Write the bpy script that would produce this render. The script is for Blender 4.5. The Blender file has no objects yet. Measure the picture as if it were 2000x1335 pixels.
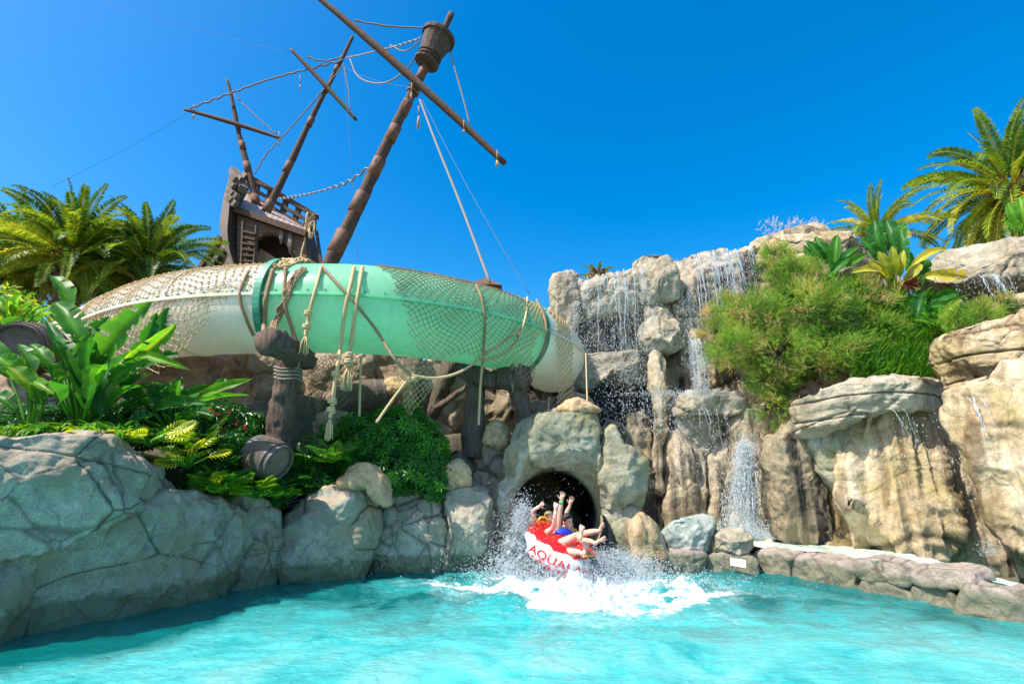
import bpy, math, random
import numpy as np
from mathutils import Vector, Matrix
random.seed(7); RNG = np.random.default_rng(7)
C = bpy.context.scene.collection
R = math.radians
scene = bpy.context.scene
# ---------------------------------------------------------------- camera, sky, sun, exposure
F_PX = 1000.0; PITCH = R(14.3); CAMH = 1.5
cp, sp = math.cos(PITCH), math.sin(PITCH)
cam_d = bpy.data.cameras.new('camera'); cam = bpy.data.objects.new('camera', cam_d); C.objects.link(cam)
cam.location = (0, 0, CAMH); cam.rotation_euler = (R(90) + PITCH, 0, 0)
cam_d.sensor_width = 36; cam_d.lens = 36 * F_PX / 2000; cam_d.clip_end = 2000; cam_d.clip_start = 0.05
scene.camera = cam
SUN = Vector((-0.50, -0.30, 0.80)).normalized()
el = math.asin(SUN.z); az = math.atan2(SUN.x, SUN.y)
w = bpy.data.worlds.new('World'); scene.world = w; w.use_nodes = True
nt = w.node_tree; bg = nt.nodes['Background']
sky = nt.nodes.new('ShaderNodeTexSky'); sky.sky_type = 'NISHITA'; sky.sun_disc = False
sky.sun_elevation = el; sky.sun_rotation = az; sky.air_density = 1.0; sky.dust_density = 1.5; sky.ozone_density = 3.0
hs = nt.nodes.new('ShaderNodeHueSaturation'); hs.inputs['Saturation'].default_value = 1.51; hs.inputs['Value'].default_value = 1.28; hs.inputs['Hue'].default_value = 0.497
nt.links.new(sky.outputs[0], hs.inputs['Color']); nt.links.new(hs.outputs[0], bg.inputs[0]); bg.inputs[1].default_value = 0.13
sd = bpy.data.lights.new('sun', 'SUN'); sd.energy = 4.6; sd.angle = R(0.53); sd.color = (1, 0.94, 0.84)
so = bpy.data.objects.new('sun', sd); C.objects.link(so); so.rotation_euler = (-SUN).to_track_quat('-Z', 'Y').to_euler()
vs = scene.view_settings; vs.view_transform = 'Standard'; vs.look = 'None'; vs.exposure = 0.66; vs.gamma = 1
try:
    scene.cycles.max_bounces = 8; scene.cycles.transparent_max_bounces = 12
except Exception: pass

# ---------------------------------------------------------------- helpers
def ray(px, py):
    a = (px - 1000) / F_PX; b = (667.5 - py) / F_PX
    return np.array([a, cp - sp * b, sp + cp * b])
def P(px, py, Y):
    d = ray(px, py); t = Y / d[1]
    return np.array([d[0] * t, Y, CAMH + d[2] * t])
def PZ(px, py, z):
    d = ray(px, py); t = (z - CAMH) / d[2]
    return np.array([d[0] * t, d[1] * t, z])
def tag(o, label=None, cat=None, group=None, kind=None):
    if label: o['label'] = label
    if cat: o['category'] = cat
    if group: o['group'] = group
    if kind: o['kind'] = kind
    return o
def empty(name, loc, label, cat, group=None):
    o = bpy.data.objects.new(name, None); C.objects.link(o); o.location = loc; o.empty_display_size = .2
    return tag(o, label, cat, group)
def mk(name, V, F, mat, parent=None, smooth=True, attrs=None, origin=True):
    """V (n,3) world coords; F list of int arrays (m,3)/(m,4) or one array"""
    V = np.asarray(V, dtype=np.float64)
    if isinstance(F, np.ndarray): F = [F]
    F = [np.asarray(f, dtype=np.int32) for f in F if len(f)]
    if parent is not None: org = np.array(parent.matrix_world.translation if parent.parent else parent.location)
    elif origin:
        lo, hi = V.min(0), V.max(0); org = np.array([(lo[0] + hi[0]) / 2, (lo[1] + hi[1]) / 2, lo[2]])
    else: org = np.zeros(3)
    if parent is not None and parent.parent is not None: org = np.array(parent.parent.location) + np.array(parent.location)
    me = bpy.data.meshes.new(name)
    me.vertices.add(len(V)); me.vertices.foreach_set('co', (V - org).astype(np.float32).ravel())
    nl = sum(f.size for f in F); npol = sum(len(f) for f in F)
    me.loops.add(nl); me.polygons.add(npol)
    me.loops.foreach_set('vertex_index', np.concatenate([f.ravel() for f in F]))
    tot = np.concatenate([np.full(len(f), f.shape[1], dtype=np.int32) for f in F])
    st = np.concatenate([[0], np.cumsum(tot)[:-1]]).astype(np.int32)
    me.polygons.foreach_set('loop_start', st); me.polygons.foreach_set('loop_total', tot)
    me.polygons.foreach_set('use_smooth', np.full(npol, smooth, dtype=bool))
    if attrs:
        for k, a in attrs.items():
            at = me.attributes.new(k, 'FLOAT', 'POINT'); at.data.foreach_set('value', np.asarray(a, dtype=np.float32))
    me.update(calc_edges=True); me.validate()
    if mat: me.materials.append(mat)
    o = bpy.data.objects.new(name, me); C.objects.link(o)
    if parent is not None: o.parent = parent
    else: o.location = org
    return o
class MB:
    def __init__(s): s.V = []; s.F3 = []; s.F4 = []; s.n = 0; s.T = []
    def add(s, V, F, tint=0.5):
        V = np.asarray(V, float).reshape(-1, 3)
        for f in (F if isinstance(F, list) else [F]):
            f = np.asarray(f, dtype=np.int64)
            if not len(f): continue
            (s.F3 if f.shape[1] == 3 else s.F4).append(f + s.n)
        s.V.append(V); s.T.append(np.broadcast_to(np.asarray(tint, float), (len(V),))); s.n += len(V); return s
    def build(s, name, mat, parent=None, smooth=True):
        F = []
        if s.F3: F.append(np.concatenate(s.F3))
        if s.F4: F.append(np.concatenate(s.F4))
        return mk(name, np.concatenate(s.V), F, mat, parent, smooth, {'tint': np.concatenate(s.T)})
def box(mb, c, size, M=None, bev=0.0, tint=.5):
    x, y, z = [q / 2 for q in size]
    V = np.array([[i, j, k] for i in (-x, x) for j in (-y, y) for k in (-z, z)], float)
    if M is not None: V = V @ np.asarray(M).T
    mb.add(V + np.asarray(c), np.array([[0, 1, 3, 2], [4, 6, 7, 5], [0, 4, 5, 1], [2, 3, 7, 6], [0, 2, 6, 4], [1, 5, 7, 3]]), tint)
def beam(mb, a, b, wx, wz, up=(0, 0, 1), tint=.5):
    a = np.asarray(a, float); b = np.asarray(b, float); d = b - a; L = np.linalg.norm(d); d /= L
    u = np.cross(d, up); u /= np.linalg.norm(u) + 1e-9; v = np.cross(u, d)
    box(mb, (a + b) / 2, (L, wx, wz), np.stack([d, u, v], 1), tint=tint)
def catmull(pts, n=12, closed=False):
    p = np.asarray(pts, float); m = len(p)
    if closed: idx = lambda i: p[i % m]; segs = m
    else:
        ext = np.vstack([2 * p[0] - p[1], p, 2 * p[-1] - p[-2]]); idx = lambda i: ext[i + 1]; segs = m - 1
    out = []
    t = np.linspace(0, 1, n, endpoint=False)[:, None]
    for i in range(segs):
        a, b, c, d = idx(i - 1), idx(i), idx(i + 1), idx(i + 2)
        out.append(.5 * ((2 * b) + (c - a) * t + (2 * a - 5 * b + 4 * c - d) * t ** 2 + (3 * b - a - 3 * c + d) * t ** 3))
    if not closed: out.append(p[-1:][:])
    return np.concatenate(out)
def frames(pts):
    t = np.gradient(pts, axis=0); t /= np.linalg.norm(t, axis=1)[:, None] + 1e-12
    n = np.zeros_like(t); a = np.array([0, 0, 1.]) if abs(t[0][2]) < .9 else np.array([1., 0, 0])
    n[0] = np.cross(t[0], a); n[0] /= np.linalg.norm(n[0])
    for i in range(1, len(t)):
        v = n[i - 1] - t[i] * np.dot(n[i - 1], t[i]); n[i] = v / (np.linalg.norm(v) + 1e-12)
    return t, n, np.cross(t, n)
def sweep(mb, pts, r, ns=8, cap=True, tint=.5, wob=0):
    pts = np.asarray(pts, float); m = len(pts); r = np.broadcast_to(np.asarray(r, float), (m,))
    t, n, b = frames(pts); a = np.linspace(0, 2 * np.pi, ns, endpoint=False)
    rr = np.repeat(r[:, None], ns, 1)
    if wob: rr = rr * (1 + wob * (RNG.random((1, ns)) - .5) * 2 + wob * (RNG.random((m, ns)) - .5))
    V = pts[:, None] + rr[..., None] * (np.cos(a)[None, :, None] * n[:, None] + np.sin(a)[None, :, None] * b[:, None])
    i = np.arange(m - 1)[:, None] * ns; j = np.arange(ns)[None]; k = (j + 1) % ns
    F = np.stack([i + j, i + k, i + ns + k, i + ns + j], -1).reshape(-1, 4)
    V = V.reshape(-1, 3); Fs = [F]
    if cap:
        V = np.vstack([V, pts[0], pts[-1]]); q = np.arange(ns); e = m * ns
        Fs.append(np.stack([np.full(ns, e), (q + 1) % ns, q], 1)); Fs.append(np.stack([np.full(ns, e + 1), e - ns + q, e - ns + (q + 1) % ns], 1))
    mb.add(V, Fs, tint)
def lathe(mb, c, axis, prof, ns=24, tint=.5):
    """prof list of (along, radius) round axis from c"""
    ax = np.asarray(axis, float); ax /= np.linalg.norm(ax); a0 = np.array([0, 0, 1.]) if abs(ax[2]) < .9 else np.array([1., 0, 0])
    u = np.cross(ax, a0); u /= np.linalg.norm(u); v = np.cross(ax, u); a = np.linspace(0, 2 * np.pi, ns, endpoint=False)
    V = np.array([np.asarray(c) + ax * h + r * (math.cos(q) * u + math.sin(q) * v) for h, r in prof for q in a])
    i = np.arange(len(prof) - 1)[:, None] * ns; j = np.arange(ns)[None]; k = (j + 1) % ns
    mb.add(V, np.stack([i + j, i + k, i + ns + k, i + ns + j], -1).reshape(-1, 4), tint)
# ---- numpy noise
def _h(ix, iy, iz, s):
    h = (ix * 374761393 + iy * 668265263 + iz * 2147483647 + s * 1274126177) & 0xffffffff
    h = ((h ^ (h >> 13)) * 1274126177) & 0xffffffff; h = ((h ^ (h >> 16)) * 2246822519) & 0xffffffff
    return ((h ^ (h >> 15)) & 0xffffff) / float(0xffffff)
def vnoise(p, s=0):
    p = np.asarray(p, float); i = np.floor(p).astype(np.int64); f = p - i; f = f * f * f * (f * (f * 6 - 15) + 10); o = 0
    for dx in (0, 1):
        for dy in (0, 1):
            for dz in (0, 1):
                wgt = (f[:, 0] if dx else 1 - f[:, 0]) * (f[:, 1] if dy else 1 - f[:, 1]) * (f[:, 2] if dz else 1 - f[:, 2])
                o = o + wgt * _h(i[:, 0] + dx, i[:, 1] + dy, i[:, 2] + dz, s)
    return o * 2 - 1
def fbm(p, o=4, s=0, g=.5):
    a = 1; t = 0; q = np.asarray(p, float).copy()
    for k in range(o): t = t + a * vnoise(q, s + k * 17); q = q * 2.03 + 11.3; a *= g
    return t
def voro(p, s=0):
    i = np.floor(p).astype(np.int64); f1 = np.full(len(p), 9.); f2 = np.full(len(p), 9.); cid = np.zeros(len(p))
    for dx in (-1, 0, 1):
        for dy in (-1, 0, 1):
            for dz in (-1, 0, 1):
                c = i + np.array([dx, dy, dz]); a, b, d = c[:, 0], c[:, 1], c[:, 2]
                q = c + np.stack([_h(a, b, d, s + 1), _h(a, b, d, s + 2), _h(a, b, d, s + 3)], 1)
                r = np.sqrt(((q - p) ** 2).sum(1)); id_ = _h(a, b, d, s + 4)
                m = r < f1; f2 = np.where(m, f1, np.minimum(f2, r)); cid = np.where(m, id_, cid); f1 = np.where(m, r, f1)
    return f1, f2, cid
# ---------------------------------------------------------------- materials
def nodes(name):
    m = bpy.data.materials.new(name); m.use_nodes = True; return m, m.node_tree, m.node_tree.nodes['Principled BSDF']
def N(nt, t, **k):
    n = nt.nodes.new(t)
    for a, b in k.items():
        if a in n.inputs: n.inputs[a].default_value = b
        else: setattr(n, a, b)
    return n
def ramp(nt, fac, stops):
    r = nt.nodes.new('ShaderNodeValToRGB'); e = r.color_ramp.elements
    while len(e) < len(stops): e.new(.5)
    for i, (p, c) in enumerate(stops):
        e[i].position = p; e[i].color = (c[0], c[1], c[2], 1) if hasattr(c, '__len__') else (c, c, c, 1)
    nt.links.new(fac, r.inputs[0]); return r
def mix(nt, fac, a, b, mode='MIX'):
    m = nt.nodes.new('ShaderNodeMix'); m.data_type = 'RGBA'; m.blend_type = mode
    for s, v in ((0, fac), (6, a), (7, b)):
        if hasattr(v, 'links'): nt.links.new(v, m.inputs[s])
        elif s == 0: m.inputs[0].default_value = v
        else: m.inputs[s].default_value = (v[0], v[1], v[2], 1)
    return m.outputs[2]
def rock_mat(name, a, b, c, streak=0.0, topc=None, algae=None, scol=(.02, .018, .014), grain=.5, crackc=.6, wet=0.0, moss=None, speck=0.0):
    m, nt, bs = nodes(name); L = nt.links.new
    tc = N(nt, 'ShaderNodeTexCoord').outputs['Object']
    n1 = N(nt, 'ShaderNodeTexNoise', Scale=1.1, Detail=8.0, Roughness=.62); L(tc, n1.inputs['Vector'])
    n2 = N(nt, 'ShaderNodeTexNoise', Scale=7.0, Detail=10.0, Roughness=.7); L(tc, n2.inputs['Vector'])
    col = ramp(nt, n1.outputs[0], [(.32, a), (.5, b), (.68, c)]).outputs[0]
    r2 = ramp(nt, n2.outputs[0], [(.3, .62), (.5, 1.0), (.7, 1.32)]).outputs[0]
    col = mix(nt, .75, col, r2, 'MULTIPLY')
    n3 = N(nt, 'ShaderNodeTexNoise', Scale=70.0, Detail=4.0, Roughness=.8); L(tc, n3.inputs['Vector'])
    r3 = ramp(nt, n3.outputs[0], [(.36, .55), (.5, 1.0), (.66, 1.4)]).outputs[0]
    col = mix(nt, grain, col, r3, 'MULTIPLY')
    if moss:
        n5 = N(nt, 'ShaderNodeTexNoise', Scale=1.7, Detail=6.0, Roughness=.6); mp = N(nt, 'ShaderNodeMapping'); mp.inputs['Location'].default_value = (5, 3, 1)
        L(tc, mp.inputs[0]); L(mp.outputs[0], n5.inputs['Vector'])
        col = mix(nt, ramp(nt, n5.outputs[0], [(.48, 0), (.62, .85)]).outputs[0], col, moss)
    if streak:
        mp = N(nt, 'ShaderNodeMapping'); mp.inputs['Scale'].default_value = (2.6, 2.6, .22); L(tc, mp.inputs[0])
        n4 = N(nt, 'ShaderNodeTexNoise', Scale=1.0, Detail=7.0, Roughness=.65); n4.inputs['Distortion'].default_value = .6; L(mp.outputs[0], n4.inputs['Vector'])
        f = ramp(nt, n4.outputs[0], [(.47, 0), (.60, min(1, streak))]).outputs[0]
        col = mix(nt, f, col, scol)
    if topc:  # up-facing faces get sunlit warmth, plus some dirt, put into the colour
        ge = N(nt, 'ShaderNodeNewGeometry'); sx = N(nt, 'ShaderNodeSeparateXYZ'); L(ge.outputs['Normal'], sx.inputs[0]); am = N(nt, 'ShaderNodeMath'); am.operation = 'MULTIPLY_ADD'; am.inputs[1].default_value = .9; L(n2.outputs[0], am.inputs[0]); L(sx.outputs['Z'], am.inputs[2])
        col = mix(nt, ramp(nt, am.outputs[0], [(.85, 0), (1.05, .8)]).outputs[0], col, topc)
    at = N(nt, 'ShaderNodeAttribute'); at.attribute_name = 'crack'
    cf = N(nt, 'ShaderNodeMath'); cf.operation = 'MULTIPLY'; cf.inputs[1].default_value = crackc; L(at.outputs['Fac'], cf.inputs[0])
    col = mix(nt, cf.outputs[0], col, (.03, .026, .02))
    if algae:
        ge = N(nt, 'ShaderNodeNewGeometry'); sx = N(nt, 'ShaderNodeSeparateXYZ'); L(ge.outputs['Position'], sx.inputs[0]); am = N(nt, 'ShaderNodeMath'); am.operation = 'MULTIPLY_ADD'; am.inputs[1].default_value = -.45; L(n2.outputs[0], am.inputs[0]); L(sx.outputs['Z'], am.inputs[2])
        col = mix(nt, ramp(nt, am.outputs[0], [(0, .75), (.06, 0)]).outputs[0], col, algae)
    L(col, bs.inputs['Base Color']); bs.inputs['Roughness'].default_value = .82 - .5 * wet
    bs.inputs['Specular IOR Level'].default_value = .3 + .3 * wet
    v = N(nt, 'ShaderNodeTexVoronoi', Scale=2.3); v.feature = 'DISTANCE_TO_EDGE'
    md = mix(nt, .12, tc, n2.outputs['Color'], 'ADD'); L(md, v.inputs['Vector'])
    vr = ramp(nt, v.outputs['Distance'], [(0, 0), (.035, 1)]).outputs[0]
    b1 = N(nt, 'ShaderNodeBump', Strength=.35, Distance=.03); L(n3.outputs[0], b1.inputs['Height'])
    b2 = N(nt, 'ShaderNodeBump', Strength=.75, Distance=.09); L(n2.outputs[0], b2.inputs['Height']); L(b1.outputs[0], b2.inputs['Normal'])
    b3 = N(nt, 'ShaderNodeBump', Strength=.35, Distance=.03); L(vr, b3.inputs['Height']); L(b2.outputs[0], b3.inputs['Normal'])
    L(b3.outputs[0], bs.inputs['Normal']); return m
def simple(name, col, rough=.6, var=.25, scale=8, bump=.3, dist=.01, spec=.4, metal=0, stretch=None, tintcols=None, sub=0):
    m, nt, bs = nodes(name); L = nt.links.new; tc = N(nt, 'ShaderNodeTexCoord').outputs['Object']
    if stretch:
        mp = N(nt, 'ShaderNodeMapping'); mp.inputs['Scale'].default_value = stretch; L(tc, mp.inputs[0]); tc = mp.outputs[0]
    n = N(nt, 'ShaderNodeTexNoise', Scale=scale, Detail=7.0, Roughness=.65); L(tc, n.inputs['Vector'])
    base = col
    if tintcols:
        at = N(nt, 'ShaderNodeAttribute'); at.attribute_name = 'tint'
        base = ramp(nt, at.outputs['Fac'], tintcols).outputs[0]
    r = ramp(nt, n.outputs[0], [(.3, 1 - var), (.5, 1), (.7, 1 + var)]).outputs[0]
    L(mix(nt, 1, base, r, 'MULTIPLY'), bs.inputs['Base Color'])
    bs.inputs['Roughness'].default_value = rough; bs.inputs['Specular IOR Level'].default_value = spec; bs.inputs['Metallic'].default_value = metal
    if bump:
        b = N(nt, 'ShaderNodeBump', Strength=bump, Distance=dist); L(n.outputs[0], b.inputs['Height']); L(b.outputs[0], bs.inputs['Normal'])
    return m
def leaf_mat(name, stops, trans=.35, rough=.45, scale=5, tboost=1.6, spec=.35):
    m, nt, bs = nodes(name); L = nt.links.new
    at = N(nt, 'ShaderNodeAttribute'); at.attribute_name = 'tint'
    c0 = ramp(nt, at.outputs['Fac'], stops).outputs[0]
    tc = N(nt, 'ShaderNodeTexCoord').outputs['Object']; n = N(nt, 'ShaderNodeTexNoise', Scale=float(scale), Detail=4.0); L(tc, n.inputs['Vector'])
    col = mix(nt, 1, c0, ramp(nt, n.outputs[0], [(.3, .72), (.7, 1.25)]).outputs[0], 'MULTIPLY')
    L(col, bs.inputs['Base Color']); bs.inputs['Roughness'].default_value = rough; bs.inputs['Specular IOR Level'].default_value = spec
    tr = N(nt, 'ShaderNodeBsdfTranslucent'); L(mix(nt, 1, col, (tboost * 1.05, tboost, tboost * .45), 'MULTIPLY'), tr.inputs[0])
    ms = N(nt, 'ShaderNodeMixShader'); ms.inputs[0].default_value = trans
    L(bs.outputs[0], ms.inputs[1]); L(tr.outputs[0], ms.inputs[2]); L(ms.outputs[0], nt.nodes['Material Output'].inputs[0]); return m
M = {}
M['rock_teal'] = rock_mat('teal_grey_rock', (.27, .25, .18), (.43, .41, .31), (.54, .50, .39), grain=.8, crackc=.85, moss=(.34, .28, .17), topc=(.50, .38, .27), algae=(.13, .14, .07))  # the tan top colour paints in sun on the boulder tops, with dirt
M['rock_tan'] = rock_mat('tan_rock', (.40, .28, .14), (.60, .46, .28), (.70, .59, .42), streak=.75, scol=(.17, .105, .05), grain=.45, moss=(.42, .33, .14))
M['rock_wall'] = rock_mat('stained_wet_rock', (.32, .23, .13), (.50, .40, .26), (.60, .51, .37), streak=.85, scol=(.05, .034, .02), grain=.45, wet=.25)
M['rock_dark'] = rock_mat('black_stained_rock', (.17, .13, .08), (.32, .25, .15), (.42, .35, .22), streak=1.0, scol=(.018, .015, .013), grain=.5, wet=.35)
M['rock_grey'] = rock_mat('grey_rock', (.32, .26, .18), (.50, .43, .31), (.60, .53, .40), streak=.25, scol=(.12, .10, .07), grain=.5, moss=(.38, .31, .19))
M['rock_pink'] = rock_mat('brown_rock', (.26, .17, .11), (.42, .30, .21), (.55, .42, .31), grain=.45)
M['rock_portal'] = rock_mat('portal_rock', (.22, .21, .13), (.40, .38, .26), (.54, .51, .40), grain=.5, moss=(.36, .30, .13), crackc=.35)
M['rim'] = rock_mat('rim_stone', (.28, .22, .16), (.40, .33, .26), (.50, .42, .34), algae=(.17, .17, .10), grain=.4, crackc=.8)
M['rock_blue'] = rock_mat('blue_green_boulder', (.30, .33, .29), (.44, .46, .40), (.52, .50, .42), grain=.8, moss=(.13, .25, .24), crackc=.3)
M['rock_cave_shade'] = rock_mat('cave_shade_rock', (.015, .013, .011), (.03, .026, .02), (.06, .05, .04), wet=.4)  # near-black base colour paints in the shade of the cave
M['soil'] = simple('soil', (.10, .085, .055), .95, .5, 3, .6, .05)
M['wood_dark'] = simple('weathered_dark_wood', (.105, .062, .036), .85, .6, 5, .8, .02, stretch=(5, 5, .6))
M['wood_mid'] = simple('brown_wood', (.22, .125, .075), .8, .5, 6, .6, .02, stretch=(1, 1, 6))
M['wood_post'] = simple('carved_post_wood', (.125, .085, .06), .9, .6, 4, 1.0, .04, stretch=(5, 5, .7))
M['wood_grey'] = simple('grey_driftwood', (.20, .155, .115), .85, .5, 6, .8, .02, stretch=(4, 4, .8))
M['deck'] = simple('pale_deck_boards', (.42, .32, .26), .8, .35, 8, .5, .01)
M['band'] = simple('leather_band', (.19, .09, .045), .7, .3, 9)
M['rope'] = simple('tan_rope', (.62, .44, .22), .85, .3, 60, .6, .006)
M['rope_dark'] = simple('dark_rope', (.33, .21, .11), .85, .4, 40, .6, .006)
M['rope_grey'] = simple('grey_rope', (.27, .22, .17), .85, .3, 40, .6, .006)
M['sack'] = simple('burlap_sack', (.58, .38, .20), .9, .35, 9, 1.0, .06)
M['barrel'] = simple('old_barrel_wood', (.13, .092, .066), .8, .45, 7, .7, .01, stretch=(3, 3, .6))
M['barrel_lid'] = simple('barrel_lid_wood', (.19, .14, .10), .8, .4, 9, .6, .01)
M['hoop'] = simple('barrel_hoop_iron', (.12, .10, .085), .6, .3, 12)
M['black'] = simple('black_fibreglass', (.006, .008, .012), .22, .1, 4, 0, spec=.5)
M['wire'] = simple('steel_wire', (.10, .12, .15), .5, .05)
M['white_paint'] = simple('white_sign_paint', (.80, .79, .72), .5, .06, 20, 0)
M['ink'] = simple('dark_sign_ink', (.03, .03, .03), .6, .05)
M['roof'] = simple('brown_roof', (.14, .07, .045), .8, .3, 12)
M['skin'] = simple('skin', (.66, .40, .29), .45, .1, 20, .05, spec=.4)
M['skin_pale'] = simple('pale_skin', (.72, .48, .38), .45, .1, 20, .05, spec=.4)
M['hair'] = simple('dark_hair', (.035, .02, .014), .5, .4, 60, .5, stretch=(1, 1, .3))
M['hair_blond'] = simple('fair_hair', (.30, .20, .11), .5, .4, 60, .5, stretch=(1, 1, .3))
M['blue_cloth'] = simple('royal_blue_swimwear', (.015, .05, .62), .6, .1, 30, .1)
M['lilac'] = simple('lilac_swim_top', (.45, .36, .5), .6, .1, 30, .1)
M['green_band'] = simple('green_wristband', (.10, .62, .16), .4, .05, 30, 0)
M['white'] = simple('plain_white', (.8, .8, .8), .4, .04, 30, 0)
M['red'] = simple('red_vinyl', (.72, .015, .012), .28, .06, 6, 0, spec=.5)
M['yellow'] = simple('yellow_vinyl', (.85, .55, .02), .35, .06, 6, 0)
M['trunk'] = simple('palm_trunk', (.16, .10, .065), .9, .6, 6, 1.0, .05)
M['branch'] = simple('brown_branches', (.14, .09, .06), .9, .3, 6)
M['palm'] = leaf_mat('palm_leaflets', [(0, (.035, .09, .012)), (.45, (.13, .24, .02)), (.8, (.38, .44, .04)), (1, (.58, .46, .07))], .4)
M['strel'] = leaf_mat('broad_green_leaves', [(0, (.014, .07, .014)), (.5, (.035, .17, .022)), (.85, (.12, .32, .02)), (1, (.42, .42, .03))], .40, .42, 3, tboost=2.2, spec=.25)
M['strel_y'] = leaf_mat('yellowing_broad_leaves', [(0, (.05, .12, .03)), (.5, (.28, .34, .03)), (1, (.62, .50, .05))], .4, .4, 3)
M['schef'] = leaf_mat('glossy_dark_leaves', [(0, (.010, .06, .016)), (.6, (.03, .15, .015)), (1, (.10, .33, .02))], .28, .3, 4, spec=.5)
M['philo'] = leaf_mat('lobed_leaves', [(0, (.015, .09, .012)), (.5, (.06, .23, .012)), (.8, (.20, .40, .012)), (1, (.62, .58, .02))], .35, .35, 4)
M['feather'] = leaf_mat('feathery_foliage', [(0, (.05, .13, .02)), (.4, (.15, .33, .035)), (.7, (.33, .46, .06)), (.88, (.52, .42, .12)), (1, (.68, .48, .28))], .35, .7, 2)
M['pinkf'] = leaf_mat('flower_petals', [(0, (.6, .02, .06)), (1, (.75, .05, .15))], .3)
M['plume'] = leaf_mat('pale_plume_flowers', [(0, (.70, .55, .48)), (1, (.85, .70, .62))], .3)
def plastic(name, col, rough=.28, trans=.12):
    m, nt, bs = nodes(name); L = nt.links.new; tc = N(nt, 'ShaderNodeTexCoord').outputs['Object']
    n = N(nt, 'ShaderNodeTexNoise', Scale=1.3, Detail=6.0); L(tc, n.inputs['Vector'])
    mp = N(nt, 'ShaderNodeMapping'); mp.inputs['Scale'].default_value = (5, 5, .8); L(tc, mp.inputs[0])
    n2 = N(nt, 'ShaderNodeTexNoise', Scale=2.0, Detail=8.0, Roughness=.7); L(mp.outputs[0], n2.inputs['Vector'])
    c = mix(nt, 1, col, ramp(nt, n.outputs[0], [(.3, .88), (.7, 1.08)]).outputs[0], 'MULTIPLY')
    c = mix(nt, ramp(nt, n2.outputs[0], [(.48, 0), (.72, .5)]).outputs[0], c, [q * .6 + .1 for q in col])
    L(c, bs.inputs['Base Color']); bs.inputs['Roughness'].default_value = rough
    tr = N(nt, 'ShaderNodeBsdfTranslucent'); L(c, tr.inputs[0])
    ms = N(nt, 'ShaderNodeMixShader'); ms.inputs[0].default_value = trans
    L(bs.outputs[0], ms.inputs[1]); L(tr.outputs[0], ms.inputs[2]); L(ms.outputs[0], nt.nodes['Material Output'].inputs[0]); return m
M['tube_green'] = plastic('mint_green_tube', (.42, .86, .56), trans=.5)
M['tube_white'] = plastic('cream_white_tube', (.94, .89, .76), trans=.35)
M['tube_ring'] = simple('dark_green_flange', (.06, .28, .17), .5, .3, 8)
def foam_like(name, col=(.70, .77, .80), trans=.35, alpha=0, lo=.47, hi=.62, thin=0, sc=(26, 26, 1.6)):
    m, nt, bs = nodes(name); L = nt.links.new
    bs.inputs['Base Color'].default_value = (*col, 1); bs.inputs['Roughness'].default_value = .25; bs.inputs['IOR'].default_value = 1.33
    tr = N(nt, 'ShaderNodeBsdfTranslucent'); tr.inputs[0].default_value = (*col, 1)
    ms = N(nt, 'ShaderNodeMixShader'); ms.inputs[0].default_value = trans
    L(bs.outputs[0], ms.inputs[1]); L(tr.outputs[0], ms.inputs[2]); out = ms.outputs[0]
    if alpha:
        tp = N(nt, 'ShaderNodeBsdfTransparent'); m2 = N(nt, 'ShaderNodeMixShader'); tc = N(nt, 'ShaderNodeTexCoord').outputs['Object']
        mp = N(nt, 'ShaderNodeMapping'); mp.inputs['Scale'].default_value = sc; L(tc, mp.inputs[0])
        n = N(nt, 'ShaderNodeTexNoise', Scale=1.0, Detail=6.0, Roughness=.7); L(mp.outputs[0], n.inputs['Vector'])
        L(ramp(nt, n.outputs[0], [(lo, 0), (hi, alpha)]).outputs[0], m2.inputs[0]); L(tp.outputs[0], m2.inputs[1]); L(out, m2.inputs[2]); out = m2.outputs[0]
    if thin:
        tp = N(nt, 'ShaderNodeBsdfTransparent'); m2 = N(nt, 'ShaderNodeMixShader'); m2.inputs[0].default_value = thin; L(tp.outputs[0], m2.inputs[1]); L(out, m2.inputs[2]); out = m2.outputs[0]
    L(out, nt.nodes['Material Output'].inputs[0]); return m
M['foam'] = foam_like('white_foam')
M['drop'] = foam_like('water_drops', thin=.62)
M['fall'] = foam_like('falling_water_veil', alpha=.5, lo=.52, hi=.74)
M['fall_thick'] = foam_like('foaming_water_veil', alpha=.62, lo=.45, hi=.75, sc=(20, 20, 2.0))
M['sheet'] = foam_like('splash_sheet', alpha=.8, lo=.42, hi=.62, sc=(14, 14, 14))
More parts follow.
